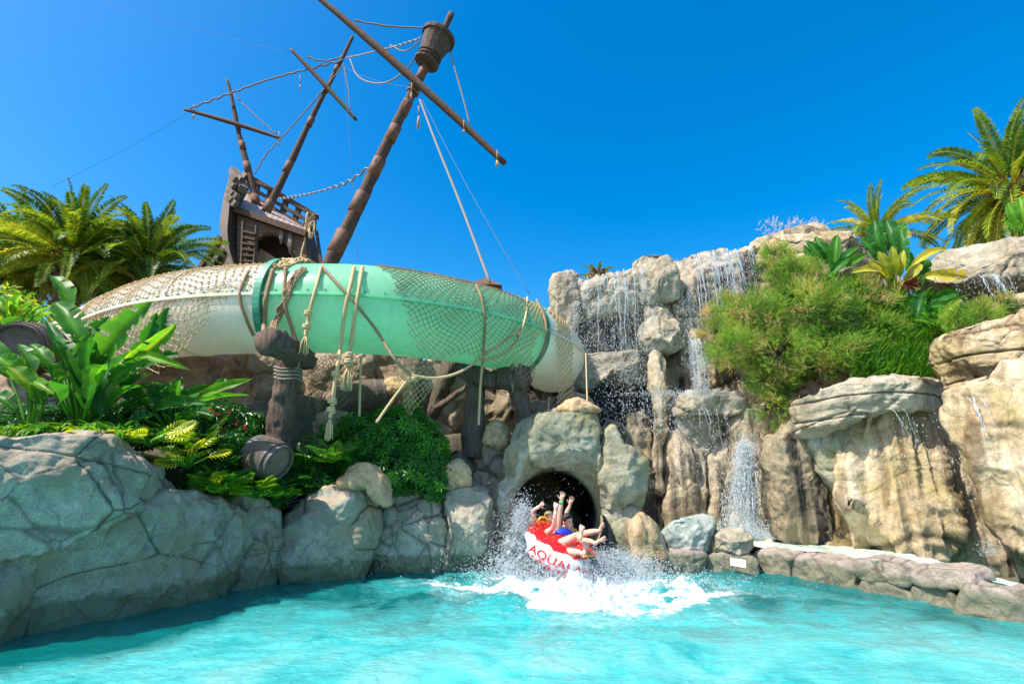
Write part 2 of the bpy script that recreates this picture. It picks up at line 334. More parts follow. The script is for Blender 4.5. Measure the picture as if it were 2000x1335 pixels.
def water_mat():
    m, nt, bs = nodes('pool_water'); L = nt.links.new; nt.nodes.remove(bs)
    tc = N(nt, 'ShaderNodeTexCoord').outputs['Object']
    n0 = N(nt, 'ShaderNodeTexNoise', Scale=.9, Detail=5.0, Roughness=.6); n0.inputs['Distortion'].default_value = 1.2; L(tc, n0.inputs['Vector'])
    body = ramp(nt, n0.outputs[0], [(.33, (.02, .53, .54)), (.5, (.15, .76, .73)), (.68, (.36, .88, .82))]).outputs[0]
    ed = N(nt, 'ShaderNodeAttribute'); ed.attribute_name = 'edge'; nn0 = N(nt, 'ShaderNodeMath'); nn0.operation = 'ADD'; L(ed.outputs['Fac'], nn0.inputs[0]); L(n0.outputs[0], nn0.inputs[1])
    body = mix(nt, ramp(nt, nn0.outputs[0], [(.62, 0), (1.2, 1)]).outputs[0], body, (.0, .20, .20))  # dark teal puts the rocks' reflections, and deeper far water, into the colour
    at = N(nt, 'ShaderNodeAttribute'); at.attribute_name = 'foam'
    n1 = N(nt, 'ShaderNodeTexNoise', Scale=5.0, Detail=10.0, Roughness=.75); n1.inputs['Distortion'].default_value = 1.5; L(tc, n1.inputs['Vector'])
    ad = N(nt, 'ShaderNodeMath'); ad.operation = 'ADD'; L(n1.outputs[0], ad.inputs[0]); L(at.outputs['Fac'], ad.inputs[1])
    ff = ramp(nt, ad.outputs[0], [(.68, 0), (1.0, .35), (1.6, 1)]).outputs[0]
    col = mix(nt, ff, body, (.72, .84, .85))
    df = N(nt, 'ShaderNodeBsdfDiffuse'); L(col, df.inputs[0])
    tp = N(nt, 'ShaderNodeBsdfTransparent'); tp.inputs[0].default_value = (.45, .95, .95, 1)
    a1 = N(nt, 'ShaderNodeMixShader'); inv = N(nt, 'ShaderNodeMapRange'); inv.inputs[3].default_value = .62; inv.inputs[4].default_value = 1.0
    L(ff, inv.inputs[0]); L(inv.outputs[0], a1.inputs[0]); L(tp.outputs[0], a1.inputs[1]); L(df.outputs[0], a1.inputs[2])
    nb = N(nt, 'ShaderNodeTexNoise', Scale=9.0, Detail=6.0, Roughness=.6); nb.inputs['Distortion'].default_value = 1.0
    mp = N(nt, 'ShaderNodeMapping'); mp.inputs['Scale'].default_value = (.7, 1.3, 1); L(tc, mp.inputs[0]); L(mp.outputs[0], nb.inputs['Vector'])
    bp = N(nt, 'ShaderNodeBump', Strength=.55, Distance=.05); L(nb.outputs[0], bp.inputs['Height'])
    nc = N(nt, 'ShaderNodeTexNoise', Scale=32.0, Detail=4.0, Roughness=.6); L(mp.outputs[0], nc.inputs['Vector']); bq = N(nt, 'ShaderNodeBump', Strength=.35, Distance=.015); L(nc.outputs[0], bq.inputs['Height']); L(bq.outputs[0], bp.inputs['Normal'])
    gl = N(nt, 'ShaderNodeBsdfGlossy', Roughness=.05); L(bp.outputs[0], gl.inputs['Normal']); L(bp.outputs[0], df.inputs['Normal'])
    fr = N(nt, 'ShaderNodeFresnel', IOR=1.33); L(bp.outputs[0], fr.inputs['Normal'])
    a2 = N(nt, 'ShaderNodeMixShader'); L(fr.outputs[0], a2.inputs[0]); L(a1.outputs[0], a2.inputs[1]); L(gl.outputs[0], a2.inputs[2])
    L(a2.outputs[0], nt.nodes['Material Output'].inputs[0]); return m
M['water'] = water_mat()
M['pool_floor'] = simple('pale_turquoise_pool_floor', (.55, .88, .85), .8, .2, .8, .2)
M['cascade'] = simple('milky_shallow_water', (.62, .74, .62), .12, .2, 3, .5, .03, spec=.5)

# ---------------------------------------------------------------- rocks
def resample(p, n, closed=True):
    q = np.vstack([p, p[:1]]) if closed else p
    d = np.concatenate([[0], np.cumsum(np.linalg.norm(np.diff(q, axis=0), axis=1))])
    t = np.linspace(0, d[-1], n, endpoint=not closed)
    return np.stack([np.interp(t, d, q[:, k]) for k in range(q.shape[1])], 1)
def plane_pts(outline, pa, pb):
    """pixel outline -> points on the vertical plane that passes (px, Y) pairs pa and pb"""
    A = P(pa[0], 700, pa[1])[:2]; B = P(pb[0], 700, pb[1])[:2]; d = B - A; d /= np.linalg.norm(d); nrm = np.array([d[1], -d[0]])
    out = []
    for px, py in outline:
        r = ray(px, py); t = np.dot(nrm, A) / np.dot(nrm, r[:2]); out.append([r[0] * t, r[1] * t, CAMH + r[2] * t])
    nn = np.array([nrm[0], nrm[1], 0.])
    if nn[1] > 0: nn = -nn
    return np.array(out), nn
def displace(V, Nn, amp, freq, cells, crack, seed, ani, strata=0, rid=0.0):
    q = V * np.array(ani) + seed * 3.7
    cells = cells * .85
    wq = q + .2 * np.stack([vnoise(q * .9 + 5, seed), vnoise(q * .9 + 9, seed + 1), vnoise(q * .9 + 21, seed + 2)], 1)
    d = amp * fbm(wq * freq, 5, seed, .5)
    cr = np.zeros(len(V))
    if cells:
        f1, f2, cid = voro(wq * cells, seed)
        e = f2 - f1; msk = np.clip(vnoise(q * .9 + 60, seed + 5) * 4 + .7, 0, 1); wd = .030 * cells
        d = d + (cid - .5) * crack * 1.5 * np.clip(e * 9, 0, 1); cr = np.exp(-(e / (wd * .42)) ** 2) * msk; d = d - crack * .75 * np.exp(-(e / wd) ** 2) * msk
        f1, f2, c2 = voro(wq * cells * 2.7 + 7, seed + 9); e = f2 - f1
        m = np.clip(vnoise(q * .8, seed + 31) * 5, 0, 1); k2 = np.exp(-(e / (wd * 1.8)) ** 2) * m; d = d - crack * .25 * k2; cr = np.maximum(cr, k2 * .7)
    rn = 1 - np.abs(fbm(V * 2.3 + seed, 4, seed + 60)); d = d + .055 * (rn - .6) + .016 * fbm(V * 8, 3, seed + 70)
    if strata:
        s = V[:, 2] * strata + .5 * vnoise(q * .7, seed + 50); fr = s - np.floor(s); k = np.exp(-((fr - .5) / .035) ** 2) * (vnoise(q * .6 + 40, seed) > -.2)
        d = d - crack * 1.0 * k; cr = np.maximum(cr, k)
        d = d + crack * .8 * (_h(np.floor(s).astype(np.int64), np.zeros(len(s), np.int64), np.zeros(len(s), np.int64), seed) - .5)
    if rid: d = d + rid * (1 - 2 * np.abs(vnoise(V * np.array([2.2, 2.2, .22]) + seed, seed + 77))) + rid * .5 * (1 - 2 * np.abs(vnoise(V * np.array([6, 6, .5]) + seed, seed + 78)))
    return V + Nn * d[:, None], cr
def grid_normals(G, wrap=True):
    if wrap: du = np.roll(G, -1, 1) - np.roll(G, 1, 1)
    else: du = np.gradient(G, axis=1)
    dv = np.gradient(G, axis=0); n = np.cross(du, dv); n /= np.linalg.norm(n, axis=2)[..., None] + 1e-9
    return n
def rock(outline, pa, pb, T, mat, label, name='boulder', back=None, e=.62, amp=.10, freq=1.3, cells=1.1, crack=.05, seed=None, ani=(1, 1, 1), strata=0, rid=0, lean=0, res=.03, group=None, cat='rock', parent=None, off=(0, 0), facet=9):
    seed = seed if seed is not None else (hash(str(outline)) % 911 if False else int(abs(sum(x * 3 + y * 7 for x, y in outline))) % 911)
    b, nn = plane_pts(outline, pa, pb); back = back or T
    c = b.mean(0); c = c + np.array([0, 0, off[1]])
    per = np.linalg.norm(np.roll(b, -1, 0) - b, axis=1).sum()
    nu = int(min(640, max(60, per / res))); b = resample(catmull(b, 8, True), nu)
    Rm = np.linalg.norm(b - c, axis=1).mean()
    ph = np.linspace(0, np.pi, 1500); rad = np.abs(np.sin(ph)) ** e; dep = np.sign(np.cos(ph)) * np.abs(np.cos(ph)) ** e * np.where(ph < np.pi / 2, T, back)
    s = np.concatenate([[0], np.cumsum(np.hypot(np.diff(rad * Rm), np.diff(dep)))])
    nv = int(min(400, max(24, s[-1] * .9 / res * .8))); tt = np.linspace(0, s[-1], nv + 2)[1:-1]
    ra = np.interp(tt, s, rad); de = np.interp(tt, s, dep)
    G = c + (b - c)[None] * ra[:, None, None] + nn * de[:, None, None]
    if lean: G[..., :] += nn * (lean * (G[..., 2:3] - c[2]))
    if facet:
        rg = np.random.default_rng(seed); side = np.array([nn[1], -nn[0], 0])
        Q = G - c; ext = np.abs(Q.reshape(-1, 3))
        for k in range(facet):
            dv = nn * (.55 + rg.random()) + side * rg.normal() * .75 + np.array([0, 0, 1]) * rg.normal() * .6; dv /= np.linalg.norm(dv)
            pr = Q @ dv; h = pr.max() * (.74 + .17 * rg.random()); ex = np.maximum(0, pr - h); Q = Q - (ex * .92)[..., None] * dv
        G = c + Q
    n = grid_normals(G); 
    if (n * (G - c)).sum() < 0: n = -n; flip = True
    else: flip = False
    V = G.reshape(-1, 3); V, cr = displace(V, n.reshape(-1, 3), amp, freq, cells, crack, seed, ani, strata, rid)
    V = np.vstack([V, V[:nu].mean(0), V[-nu:].mean(0)]); cr = np.concatenate([cr, [0, 0]])
    i = np.arange(nv - 1)[:, None] * nu; j = np.arange(nu)[None]; k = (j + 1) % nu
    F = np.stack([i + j, i + k, i + nu + k, i + nu + j], -1).reshape(-1, 4); e0 = nv * nu; q = np.arange(nu)
    F3 = np.vstack([np.stack([np.full(nu, e0), (q + 1) % nu, q], 1), np.stack([np.full(nu, e0 + 1), e0 - nu + q, e0 - nu + (q + 1) % nu], 1)])
    if flip: F = F[:, ::-1]; F3 = F3[:, ::-1]
    o = mk(name, V, [F, F3], M[mat], parent, True, {'crack': cr})
    if parent is None: tag(o, label, cat, group)
    elif label: tag(o, label)
    return o
# ---------------------------------------------------------------- setting: terrain, pool
pool_px = [(0, 1285), (150, 1262), (300, 1225), (400, 1185), (480, 1160), (545, 1142), (640, 1135), (740, 1118), (870, 1108), (965, 1102), (1000, 1098), (1240, 1100), (1300, 1104), (1480, 1122), (1660, 1165), (1770, 1190), (1870, 1215), (2000, 1243)]
pool = [PZ(x, y, 0)[:2] for x, y in pool_px]
pool = np.array([[-5.6, 1.0], [-5.4, 4.0]] + [list(q) for q in pool] + [[6.2, 3.6], [6.2, 1.0]])
def inside_dist(pts, poly):
    x, y = pts[:, 0], pts[:, 1]; ins = np.zeros(len(x), bool); dmin = np.full(len(x), 1e9); n = len(poly)
    for i in range(n):
        a, b = poly[i], poly[(i + 1) % n]
        cnd = ((a[1] > y) != (b[1] > y)); xx = (b[0] - a[0]) * (y - a[1]) / (b[1] - a[1] + 1e-12) + a[0]; ins ^= cnd & (x < xx)
        ab = b - a; t = np.clip(((x - a[0]) * ab[0] + (y - a[1]) * ab[1]) / (ab @ ab + 1e-12), 0, 1)
        dmin = np.minimum(dmin, np.hypot(x - a[0] - t * ab[0], y - a[1] - t * ab[1]))
    return np.where(ins, -dmin, dmin)
ctrl = np.array([[-6, 5.5, 1.6], [-8, 5, 1.6], [-4.6, 7.5, 1.65], [-3, 8.6, 1.5], [-1.5, 9.4, 1.1], [-4, 9.8, 2.9], [-8, 9.6, 2.9], [-12, 12, 2.6], [-5, 13, 4.0], [0, 13, 3.9], [-1, 11, 2.3], [-8, 13, 4.0], [3, 14, 4.5],
    [0.5, 12.5, 1.5], [2.5, 10.8, .0], [3.5, 10.8, .0], [5.5, 9, .0], [6, 7, .0], [6.6, 5.5, .0], [7, 4, .0], [5.6, 8.0, -.2], [5.3, 7.2, -.2], [6.4, 6.2, -.2], [7.0, 6.9, -.2], [6.5, 7.6, -.2], [4.4, 9.4, -.2], [4, 15, 4.5], [7.2, 11.5, 2.6], [9, 9.5, 3.0], [9, 7, 2.5], [10, 12, 5.2], [7, 14, 5.6], [14, 12, 5.5], [20, 20, 5], [-20, 20, 3], [-30, 5, 1.5],
    [0, 25, 4.4], [-8, 22, 4.2], [0, 60, 4], [-6, 0, .1], [6.5, 0, .1], [0, -3, .05], [0, -30, 0], [30, -10, 0], [-30, -20, 0], [40, 40, 4], [-50, 50, 3]])
def terrain_z(x, y):
    x = np.atleast_1d(x).astype(float); y = np.atleast_1d(y).astype(float)
    d2 = (x[:, None] - ctrl[:, 0]) ** 2 + (y[:, None] - ctrl[:, 1]) ** 2; wgt = 1 / (d2 + .05) ** 1.6
    h = (wgt * ctrl[:, 2]).sum(1) / wgt.sum(1)
    d = inside_dist(np.stack([x, y], 1), pool); s = np.clip((d - np.where(x < 1, .75, .25)) / .8, 0, 1); s = s * s * (3 - 2 * s)
    return h * s - 1.75 * (1 - s)
g1 = np.unique(np.concatenate([np.linspace(-400, -20, 12), np.linspace(-20, -8, 30), np.linspace(-8, 12, 160), np.linspace(12, 30, 40), np.linspace(30, 400, 12)]))
g2 = np.unique(np.concatenate([np.linspace(-400, -8, 12), np.linspace(-8, 2, 20), np.linspace(2, 16, 130), np.linspace(16, 40, 40), np.linspace(40, 800, 12)]))
X, Y = np.meshgrid(g1, g2); zz = terrain_z(X.ravel(), Y.ravel()); v3 = np.stack([X.ravel(), Y.ravel(), zz], 1)
v3[:, 2] += .06 * fbm(v3 * 1.5, 3, 3) * (v3[:, 1] > 3)
def gridF(ny, nx):
    i = np.arange(ny - 1)[:, None] * nx; j = np.arange(nx - 1)[None]; return np.stack([i + j, i + j + 1, i + nx + j + 1, i + nx + j], -1).reshape(-1, 4)
tag(mk('ground', v3, gridF(len(g2), len(g1)), M['soil'], origin=False), kind='structure')
# pool floor
c0 = pool.mean(0); big = c0 + (pool - c0) * 1.03
v = np.vstack([np.c_[big, np.full(len(big), -1.35)], [[c0[0], c0[1], -1.35]]]); n = len(big); q = np.arange(n)
tag(mk('pool_floor', v, np.stack([q, (q + 1) % n, np.full(n, n)], 1), M['pool_floor'], origin=False), kind='structure')
# water sheet with waves
SPL = PZ(1150, 1135, 0)
xs = np.linspace(-6.2, 7.2, 560); ys = np.linspace(.6, 10.6, 460); X, Y = np.meshgrid(xs, ys); x = X.ravel(); y = Y.ravel()
q3 = np.stack([x, y, 0 * x], 1)
dx = (x - SPL[0]); dy = (y - SPL[1]); rs = np.hypot(dx * .75, dy)
energy = np.exp(-(rs / 2.0) ** 2)
z = (.013 + .03 * energy) * fbm(q3 * np.array([2.4, 4.2, 1]) + .5 * fbm(q3 * .7, 2, 8)[:, None], 5, 4, .6) + .09 * np.exp(-((rs - .9) / .5) ** 2) * fbm(q3 * 2.5, 4, 11, .6)
fan = np.exp(-(np.hypot(dx * .60, (dy + .45) * .95) / 1.0) ** 2)
streakm = np.exp(-(np.hypot((dx + 1.5) * .6, (dy + .2) * 2.6) / 1.0) ** 2) * .8 + np.exp(-(np.hypot((dx - 1.3) * .7, (dy + .9) * 1.8) / 1.0) ** 2) * .6 + np.exp(-(np.hypot((dx + .2) * .45, (dy + 1.9) * 1.6) / 1.0) ** 2) * .62
edge = np.clip(1 + inside_dist(q3[:, :2], pool) / 1.1, 0, 1) ** 1.3 * np.clip((y - 2) / 4, .25, 1) * np.clip(1.3 - .2 * x, .45, 1)  # mask by bank distance for the painted reflections of the rocks
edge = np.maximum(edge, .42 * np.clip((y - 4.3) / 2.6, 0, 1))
foam = np.clip(fan * .68 + streakm * .27, 0, 1) + .42 * (fan + streakm * .5) * fbm(q3 * np.array([3, 5, 1]), 5, 25, .65) + .12 * fbm(q3 * 1.2, 4, 15) * np.exp(-(rs / 3.5) ** 2)
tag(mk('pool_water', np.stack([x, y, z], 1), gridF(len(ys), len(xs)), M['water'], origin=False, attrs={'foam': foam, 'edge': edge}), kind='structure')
# shallow cascade channel behind the rim
ch = [PZ(*p, .305) for p in [(1280, 1045), (1450, 1062), (1600, 1078), (1800, 1104), (2000, 1150), (2200, 1200)]]; chb = [a + np.array([.6, 2.6, 0]) for a in ch]
vv = []; m_ = 30
for t in np.linspace(0, 1, m_):
    row = [np.array([np.interp(s, range(6), [a[k] * (1 - t) + b[k] * t for a, b in zip(ch, chb)]) for k in range(3)]) for s in np.linspace(0, 5, 120)]; vv += row
vv = np.array(vv); vv[:, 2] += .02 * fbm(vv * 4, 4, 5)
tag(mk('shallow_cascade_water', vv, gridF(m_, 120), M['cascade'], origin=False), kind='structure')

# ---------------------------------------------------------------- left pool boulders
LB = 'boulders along the left pool edge'
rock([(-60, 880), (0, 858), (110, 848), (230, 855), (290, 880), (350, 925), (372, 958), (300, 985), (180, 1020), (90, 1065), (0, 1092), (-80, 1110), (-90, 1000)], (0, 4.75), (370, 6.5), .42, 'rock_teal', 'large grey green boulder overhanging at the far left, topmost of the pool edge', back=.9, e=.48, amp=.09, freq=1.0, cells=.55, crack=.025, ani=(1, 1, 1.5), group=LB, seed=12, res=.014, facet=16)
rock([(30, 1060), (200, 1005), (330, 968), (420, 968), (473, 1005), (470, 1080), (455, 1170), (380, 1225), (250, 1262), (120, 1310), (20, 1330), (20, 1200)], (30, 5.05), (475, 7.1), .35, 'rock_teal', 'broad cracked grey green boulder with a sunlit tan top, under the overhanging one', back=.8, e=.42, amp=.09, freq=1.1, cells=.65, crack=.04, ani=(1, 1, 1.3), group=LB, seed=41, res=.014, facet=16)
rock([(-120, 1060), (20, 1055), (70, 1080), (50, 1180), (35, 1300), (20, 1360), (-120, 1380)], (-50, 4.6), (60, 5.1), .25, 'rock_teal', 'dark cracked rock column at the left frame edge, standing in the water', group=LB, back=.8, e=.6, cells=1.6, crack=.04, seed=33)
rock([(462, 985), (500, 960), (545, 1000), (550, 1060), (545, 1150), (500, 1180), (450, 1200), (455, 1080)], (460, 7.1), (550, 7.7), .22, 'rock_teal', 'narrow cracked rock wedged between two larger pool boulders', group=LB, back=.7, e=.6, amp=.09, cells=1.6, crack=.05, seed=3)
rock([(550, 1010), (590, 975), (660, 955), (735, 952), (748, 985), (742, 1050), (715, 1125), (640, 1160), (560, 1165), (545, 1090)], (550, 7.75), (745, 8.3), .38, 'rock_teal', 'pale blocky boulder with leaf shadows, below the burlap sack beside the barrel', group=LB, back=.8, e=.4, amp=.07, cells=1.25, crack=.05, facet=16, seed=77, ani=(1, 1, 1.2), res=.022)
rock([(745, 970), (800, 958), (862, 962), (878, 1000), (882, 1060), (880, 1120), (800, 1140), (722, 1135), (735, 1050)], (740, 8.55), (880, 8.9), .3, 'rock_teal', 'squarish cracked boulder below the dark leafy bush', group=LB, back=.9, e=.36, amp=.05, cells=1.3, crack=.045, facet=14, seed=91, res=.022)
rock([(868, 975), (885, 952), (935, 955), (958, 985), (965, 1050), (962, 1120), (910, 1130), (882, 1115), (876, 1050)], (870, 8.75), (965, 8.9), .35, 'rock_teal', 'tall upright boulder just left of the tunnel mouth', group=LB, back=.9, e=.38, amp=.06, cells=1.2, crack=.04, facet=12, seed=17, ani=(1, 1, 1.3), res=.022)

# ---------------------------------------------------------------- tunnel portal: a rock ring round the opening
def portal():
    outer = [(1000, 1180), (985, 1100), (958, 1000), (945, 960), (985, 930), (1000, 880), (1012, 825), (1050, 800), (1120, 795), (1165, 812), (1185, 850), (1215, 880), (1250, 915), (1258, 980), (1268, 1040), (1262, 1100), (1255, 1180), (1180, 1195), (1085, 1195)]
    b, nn = plane_pts(outer, (950, 9.35), (1270, 9.3)); n_u = 340
    ccx, ccy, rr = 1083, 1003, 79
    b = catmull(b, 10, True); cc = plane_pts([(ccx, ccy)], (950, 9.35), (1270, 9.3))[0][0]
    ang = np.arctan2(b[:, 2] - cc[2], b[:, 0] - cc[0]); order = np.argsort(ang); th = np.linspace(-np.pi, np.pi, n_u, endpoint=False)
    rad = np.interp(th, ang[order], np.hypot(b[:, 0] - cc[0], b[:, 2] - cc[2])[order], period=2 * np.pi)
    ri = np.linalg.norm(plane_pts([(ccx + rr, ccy)], (950, 9.35), (1270, 9.3))[0][0] - cc)
    rows = []
    for dpt in np.linspace(2.6, .12, 26): rows.append((0, -dpt))
    for t in np.linspace(0, 1, 12)[1:]: rows.append((.05 * t, -.12 + .12 * math.sin(t * math.pi / 2)))
    for t in np.linspace(.08, 1, 60):
        rows.append((t * .92 + .05 * (1 - t), .10 * t + .30 * math.sin(min(1, t * 1.15) * math.pi) ** .7 if t < .86 else .10 * t + .30 * math.sin(min(1, .86 * 1.15) * math.pi) ** .7 * (1 - (t - .86) / .14)))
    for t in np.linspace(0, 1, 40)[1:]: rows.append((.92 + .08 * math.sin(t * math.pi), -.1 - 1.6 * t + .2))
    G = np.zeros((len(rows), n_u, 3)); dirv = np.stack([np.cos(th), np.zeros(n_u), np.sin(th)], 1)
    for k, (t, dep) in enumerate(rows):
        G[k] = cc + dirv * (ri * (1 - t) + rad * t)[:, None] + nn * dep
    n = grid_normals(G); n = np.where(((n @ nn).mean() < 0), -n, n)
    V = G.reshape(-1, 3); amt = np.repeat(np.clip((np.array([r[0] for r in rows]) - .03) * 4, 0, 1), n_u)
    W, cr = displace(V, n.reshape(-1, 3), .13, 1.1, .8, .03, 5, (1, 1, 1)); V = V + (W - V) * amt[:, None]
    i = np.arange(len(rows) - 1)[:, None] * n_u; j = np.arange(n_u)[None]; k = (j + 1) % n_u
    F = np.stack([i + j, i + k, i + n_u + k, i + n_u + j], -1).reshape(-1, 4)
    t = empty('rock_portal', (cc[0], cc[1], 0), 'grey green moulded rock surround of the dark slide exit tunnel', 'rock arch')
    mk('rock_face', V, F[26 * n_u:], M['rock_portal'], t, True, {'crack': cr * amt})
    pipe = MB(); a = np.linspace(0, 2 * np.pi, 64, endpoint=False)
    ds = np.linspace(-.12, 2.6, 20); VV = np.array([cc + np.array([math.cos(q), 0, math.sin(q)]) * (ri - .012) - nn * (d + .0) + np.array([0, 0, .12 * max(0, d)]) for d in ds for q in a])
    i = np.arange(19)[:, None] * 64; j = np.arange(64)[None]; pipe.add(VV, np.stack([i + j, i + 64 + j, i + 64 + (j + 1) % 64, i + (j + 1) % 64], -1).reshape(-1, 4))
    e = cc - nn * 2.6 + np.array([0, 0, .31]); pipe.add(np.vstack([[e + np.array([math.cos(q), 0, math.sin(q)]) * ri for q in a], e]), np.stack([np.arange(64), (np.arange(64) + 1) % 64, np.full(64, 64)], 1))
    pipe.build('tunnel_pipe', M['black'], t)
    # open trough reaching out to the right
    tr = MB(); rows = []; 
    for s in np.linspace(0, 1, 14):
        cy = cc - nn * (.3 - 1.25 * s) + np.array([.30 * s ** .6, 0, -.02 - .22 * s]); r2 = ri * (1 - .16 * s)
        for ww, tt in ((0, 1), (.035, -1)):
            aa = np.linspace(R(-180), R(10 - 75 * s ** 3), 30)[::tt]
            rows.append([cy + np.array([math.cos(q), 0, math.sin(q)]) * (r2 + ww) for q in aa])
    VV = []; n2 = 60
    for s in range(14): VV += rows[2 * s] + rows[2 * s + 1]
    i = np.arange(13)[:, None] * n2; j = np.arange(n2)[None]; F = np.stack([i + j, i + n2 + j, i + n2 + (j + 1) % n2, i + (j + 1) % n2], -1).reshape(-1, 4)
    tr.add(np.array(VV), F); q0 = 13 * n2; ends = np.array([[q0 + k_, q0 + k_ + 1, q0 + 58 - k_, q0 + 59 - k_] for k_ in range(29)]); tr.add(np.array(VV), ends)
    tr.build('exit_trough', M['black'], t)
    return cc, ri, nn
PCC, PRI, PNN = portal()
PR = 'moulded rocks around the slide exit'
rock([(1040, 830), (1060, 808), (1160, 808), (1176, 850), (1172, 905), (1130, 918), (1060, 912), (1032, 890)], (1040, 9.1), (1176, 9.1), .3, 'rock_portal', 'smooth pale block directly above the tunnel opening, under the sandbag', group=PR, back=.7, e=.5, amp=.07, cells=.9, crack=.02, seed=7)
rock([(1002, 850), (1030, 822), (1052, 840), (1045, 900), (1015, 960), (990, 985), (975, 950)], (980, 9.2), (1050, 9.15), .25, 'rock_portal', 'slanting narrow rock left of the block above the tunnel', group=PR, e=.6, amp=.08, cells=1.3, crack=.04, seed=8)
rock([(1168, 850), (1195, 835), (1210, 870), (1250, 900), (1258, 960), (1235, 1010), (1190, 1000), (1172, 930)], (1170, 9.2), (1260, 9.2), .32, 'rock_portal', 'knobbly pale rock to the right of the tunnel opening', group=PR, back=.7, e=.62, amp=.10, cells=1.2, crack=.03, seed=9)
rock([(1196, 1010), (1240, 990), (1264, 1030), (1270, 1090), (1264, 1180), (1200, 1190), (1192, 1100)], (1190, 9.2), (1260, 9.15), .28, 'rock_portal', 'sloping grey rock foot right of the tunnel at the waterline', group=PR, back=.7, e=.62, amp=.08, cells=1.0, crack=.03, seed=10)
rock([(925, 880), (960, 868), (992, 885), (985, 930), (940, 945), (920, 920)], (920, 9.9), (990, 9.9), .3, 'rock_pink', 'squat brown rock under the clay pot by the tunnel', group=PR, e=.5, cells=1.5, crack=.03, seed=5)
rock([(905, 930), (950, 920), (990, 950), (1000, 1010), (985, 1060), (960, 1100), (940, 1010)], (900, 9.5), (1000, 9.3), .3, 'rock_pink', 'sunlit brown layered rock left of the tunnel opening', group=PR, e=.6, amp=.1, cells=1.8, crack=.06, seed=6, strata=4)
rock([(1232, 1025), (1250, 1005), (1275, 1015), (1293, 1045), (1298, 1110), (1290, 1140), (1245, 1140), (1238, 1080)], (1235, 8.8), (1295, 8.9), .28, 'rock_tan', 'sunlit mossy tan rock at the waterline right of the tunnel', group=PR, e=.62, amp=.09, cells=1.4, crack=.04, seed=22)

# ---------------------------------------------------------------- pool rim stones
RG = 'rim stones along the right pool edge'
rims = [([(1293, 1078), (1375, 1078), (1380, 1112), (1375, 1140), (1300, 1135)], 'first pale rim stone beside the mossy tan rock, under the green boulder'),
 ([(1380, 1082), (1440, 1080), (1478, 1090), (1482, 1125), (1478, 1160), (1390, 1145)], 'rim stone that carries the white depth sign'),
 ([(1482, 1078), (1545, 1078), (1552, 1110), (1548, 1165), (1484, 1155)], 'rim stone with forked cracks next to the sign stone'),
 ([(1552, 1088), (1640, 1092), (1632, 1130), (1628, 1185), (1555, 1170)], 'rim stone with a loose wedge on its top, left of the slim block'),
 ([(1635, 1100), (1678, 1098), (1684, 1140), (1680, 1190), (1634, 1180)], 'slim upright rim block in the middle of the rim'),
 ([(1682, 1092), (1740, 1090), (1790, 1108), (1786, 1145), (1740, 1146), (1684, 1128)], 'upper flat rim stone left of the long rounded cap'),
 ([(1686, 1132), (1786, 1150), (1782, 1215), (1690, 1195)], 'lower rim stone below the flat upper one'),
 ([(1790, 1108), (1850, 1102), (1905, 1112), (1918, 1138), (1880, 1150), (1790, 1138)], 'long rounded grey cap stone near the right end of the rim'),
 ([(1786, 1142), (1872, 1156), (1870, 1240), (1784, 1215)], 'lower rim stone below the rounded cap'),
 ([(1872, 1152), (1940, 1140), (2080, 1172), (2120, 1290), (1990, 1270), (1874, 1240)], 'largest grey rim stone at the right frame edge')]
def rimY(px):
    xs_ = [1290, 1380, 1480, 1660, 1770, 1870, 2000, 2100]; return float(np.interp(px, xs_, [8.8, 8.75, 8.45, 7.1, 6.49, 5.97, 5.5, 5.2]))
for k, (ol, lb) in enumerate(rims):
    a_, b_ = min(p[0] for p in ol), max(p[0] for p in ol); mx_ = sum(p[0] for p in ol) / len(ol); my_ = sum(p[1] for p in ol) / len(ol); ol = [(mx_ + (q[0] - mx_) * .965, my_ + (q[1] - my_) * .97) for q in ol]
    rock(ol, (a_, rimY(a_)), (b_, rimY(b_)), 13e-2, 'rim', lb, name='rim_stone', back=.35, e=.24, facet=0, amp=.014, freq=3, cells=1.2, crack=.018, seed=100 + k, group=RG, cat='rim stone', res=.018)
rock([(1295, 1040), (1312, 1012), (1345, 1008), (1392, 1010), (1402, 1030), (1392, 1072), (1360, 1080), (1310, 1076), (1298, 1062)], (1295, 9.0), (1400, 9.0), .28, 'rock_blue', 'larger blue green boulder resting on the rim beside the tunnel', e=.5, amp=.05, freq=2, cells=1.2, crack=.03, seed=61, group='boulders on the rim', res=.018)
rock([(1391, 1062), (1398, 1038), (1440, 1036), (1466, 1042), (1471, 1066), (1464, 1082), (1396, 1082)], (1391, 8.75), (1471, 8.6), .24, 'rock_grey', 'smaller grey boulder resting on the rim above the depth sign', e=.5, amp=.04, freq=2, cells=1.2, crack=.02, seed=62, group='boulders on the rim', res=.018)

# ---------------------------------------------------------------- waterfall cliff
CG = 'rocks of the waterfall cliff'
def cr(ol, ya, yb, T, mat, lb, **k):
    a_, b_ = min(p[0] for p in ol), max(p[0] for p in ol); k.setdefault('group', CG); k.setdefault('name', 'cliff_rock'); k.setdefault('cat', 'cliff rock')
    return rock(ol, (a_, ya), (b_, yb), T, M_name(mat), lb, **k)
def M_name(m): return m
cr([(1080, 575), (1130, 560), (1230, 530), (1340, 515), (1480, 478), (1560, 462), (1660, 455), (1760, 520), (1760, 800), (1640, 1000), (1500, 1120), (1200, 1120), (1080, 900), (1075, 700)], 13.2, 12.2, .5, 'rock_wall', 'tall stained cliff wall behind the waterfalls and the feathery bush', name='cliff_wall', back=1.4, e=.4, amp=.28, freq=.8, cells=.6, crack=.10, strata=.9, seed=201, rid=.10, ani=(1, 1, .6), res=.045, cat='cliff')
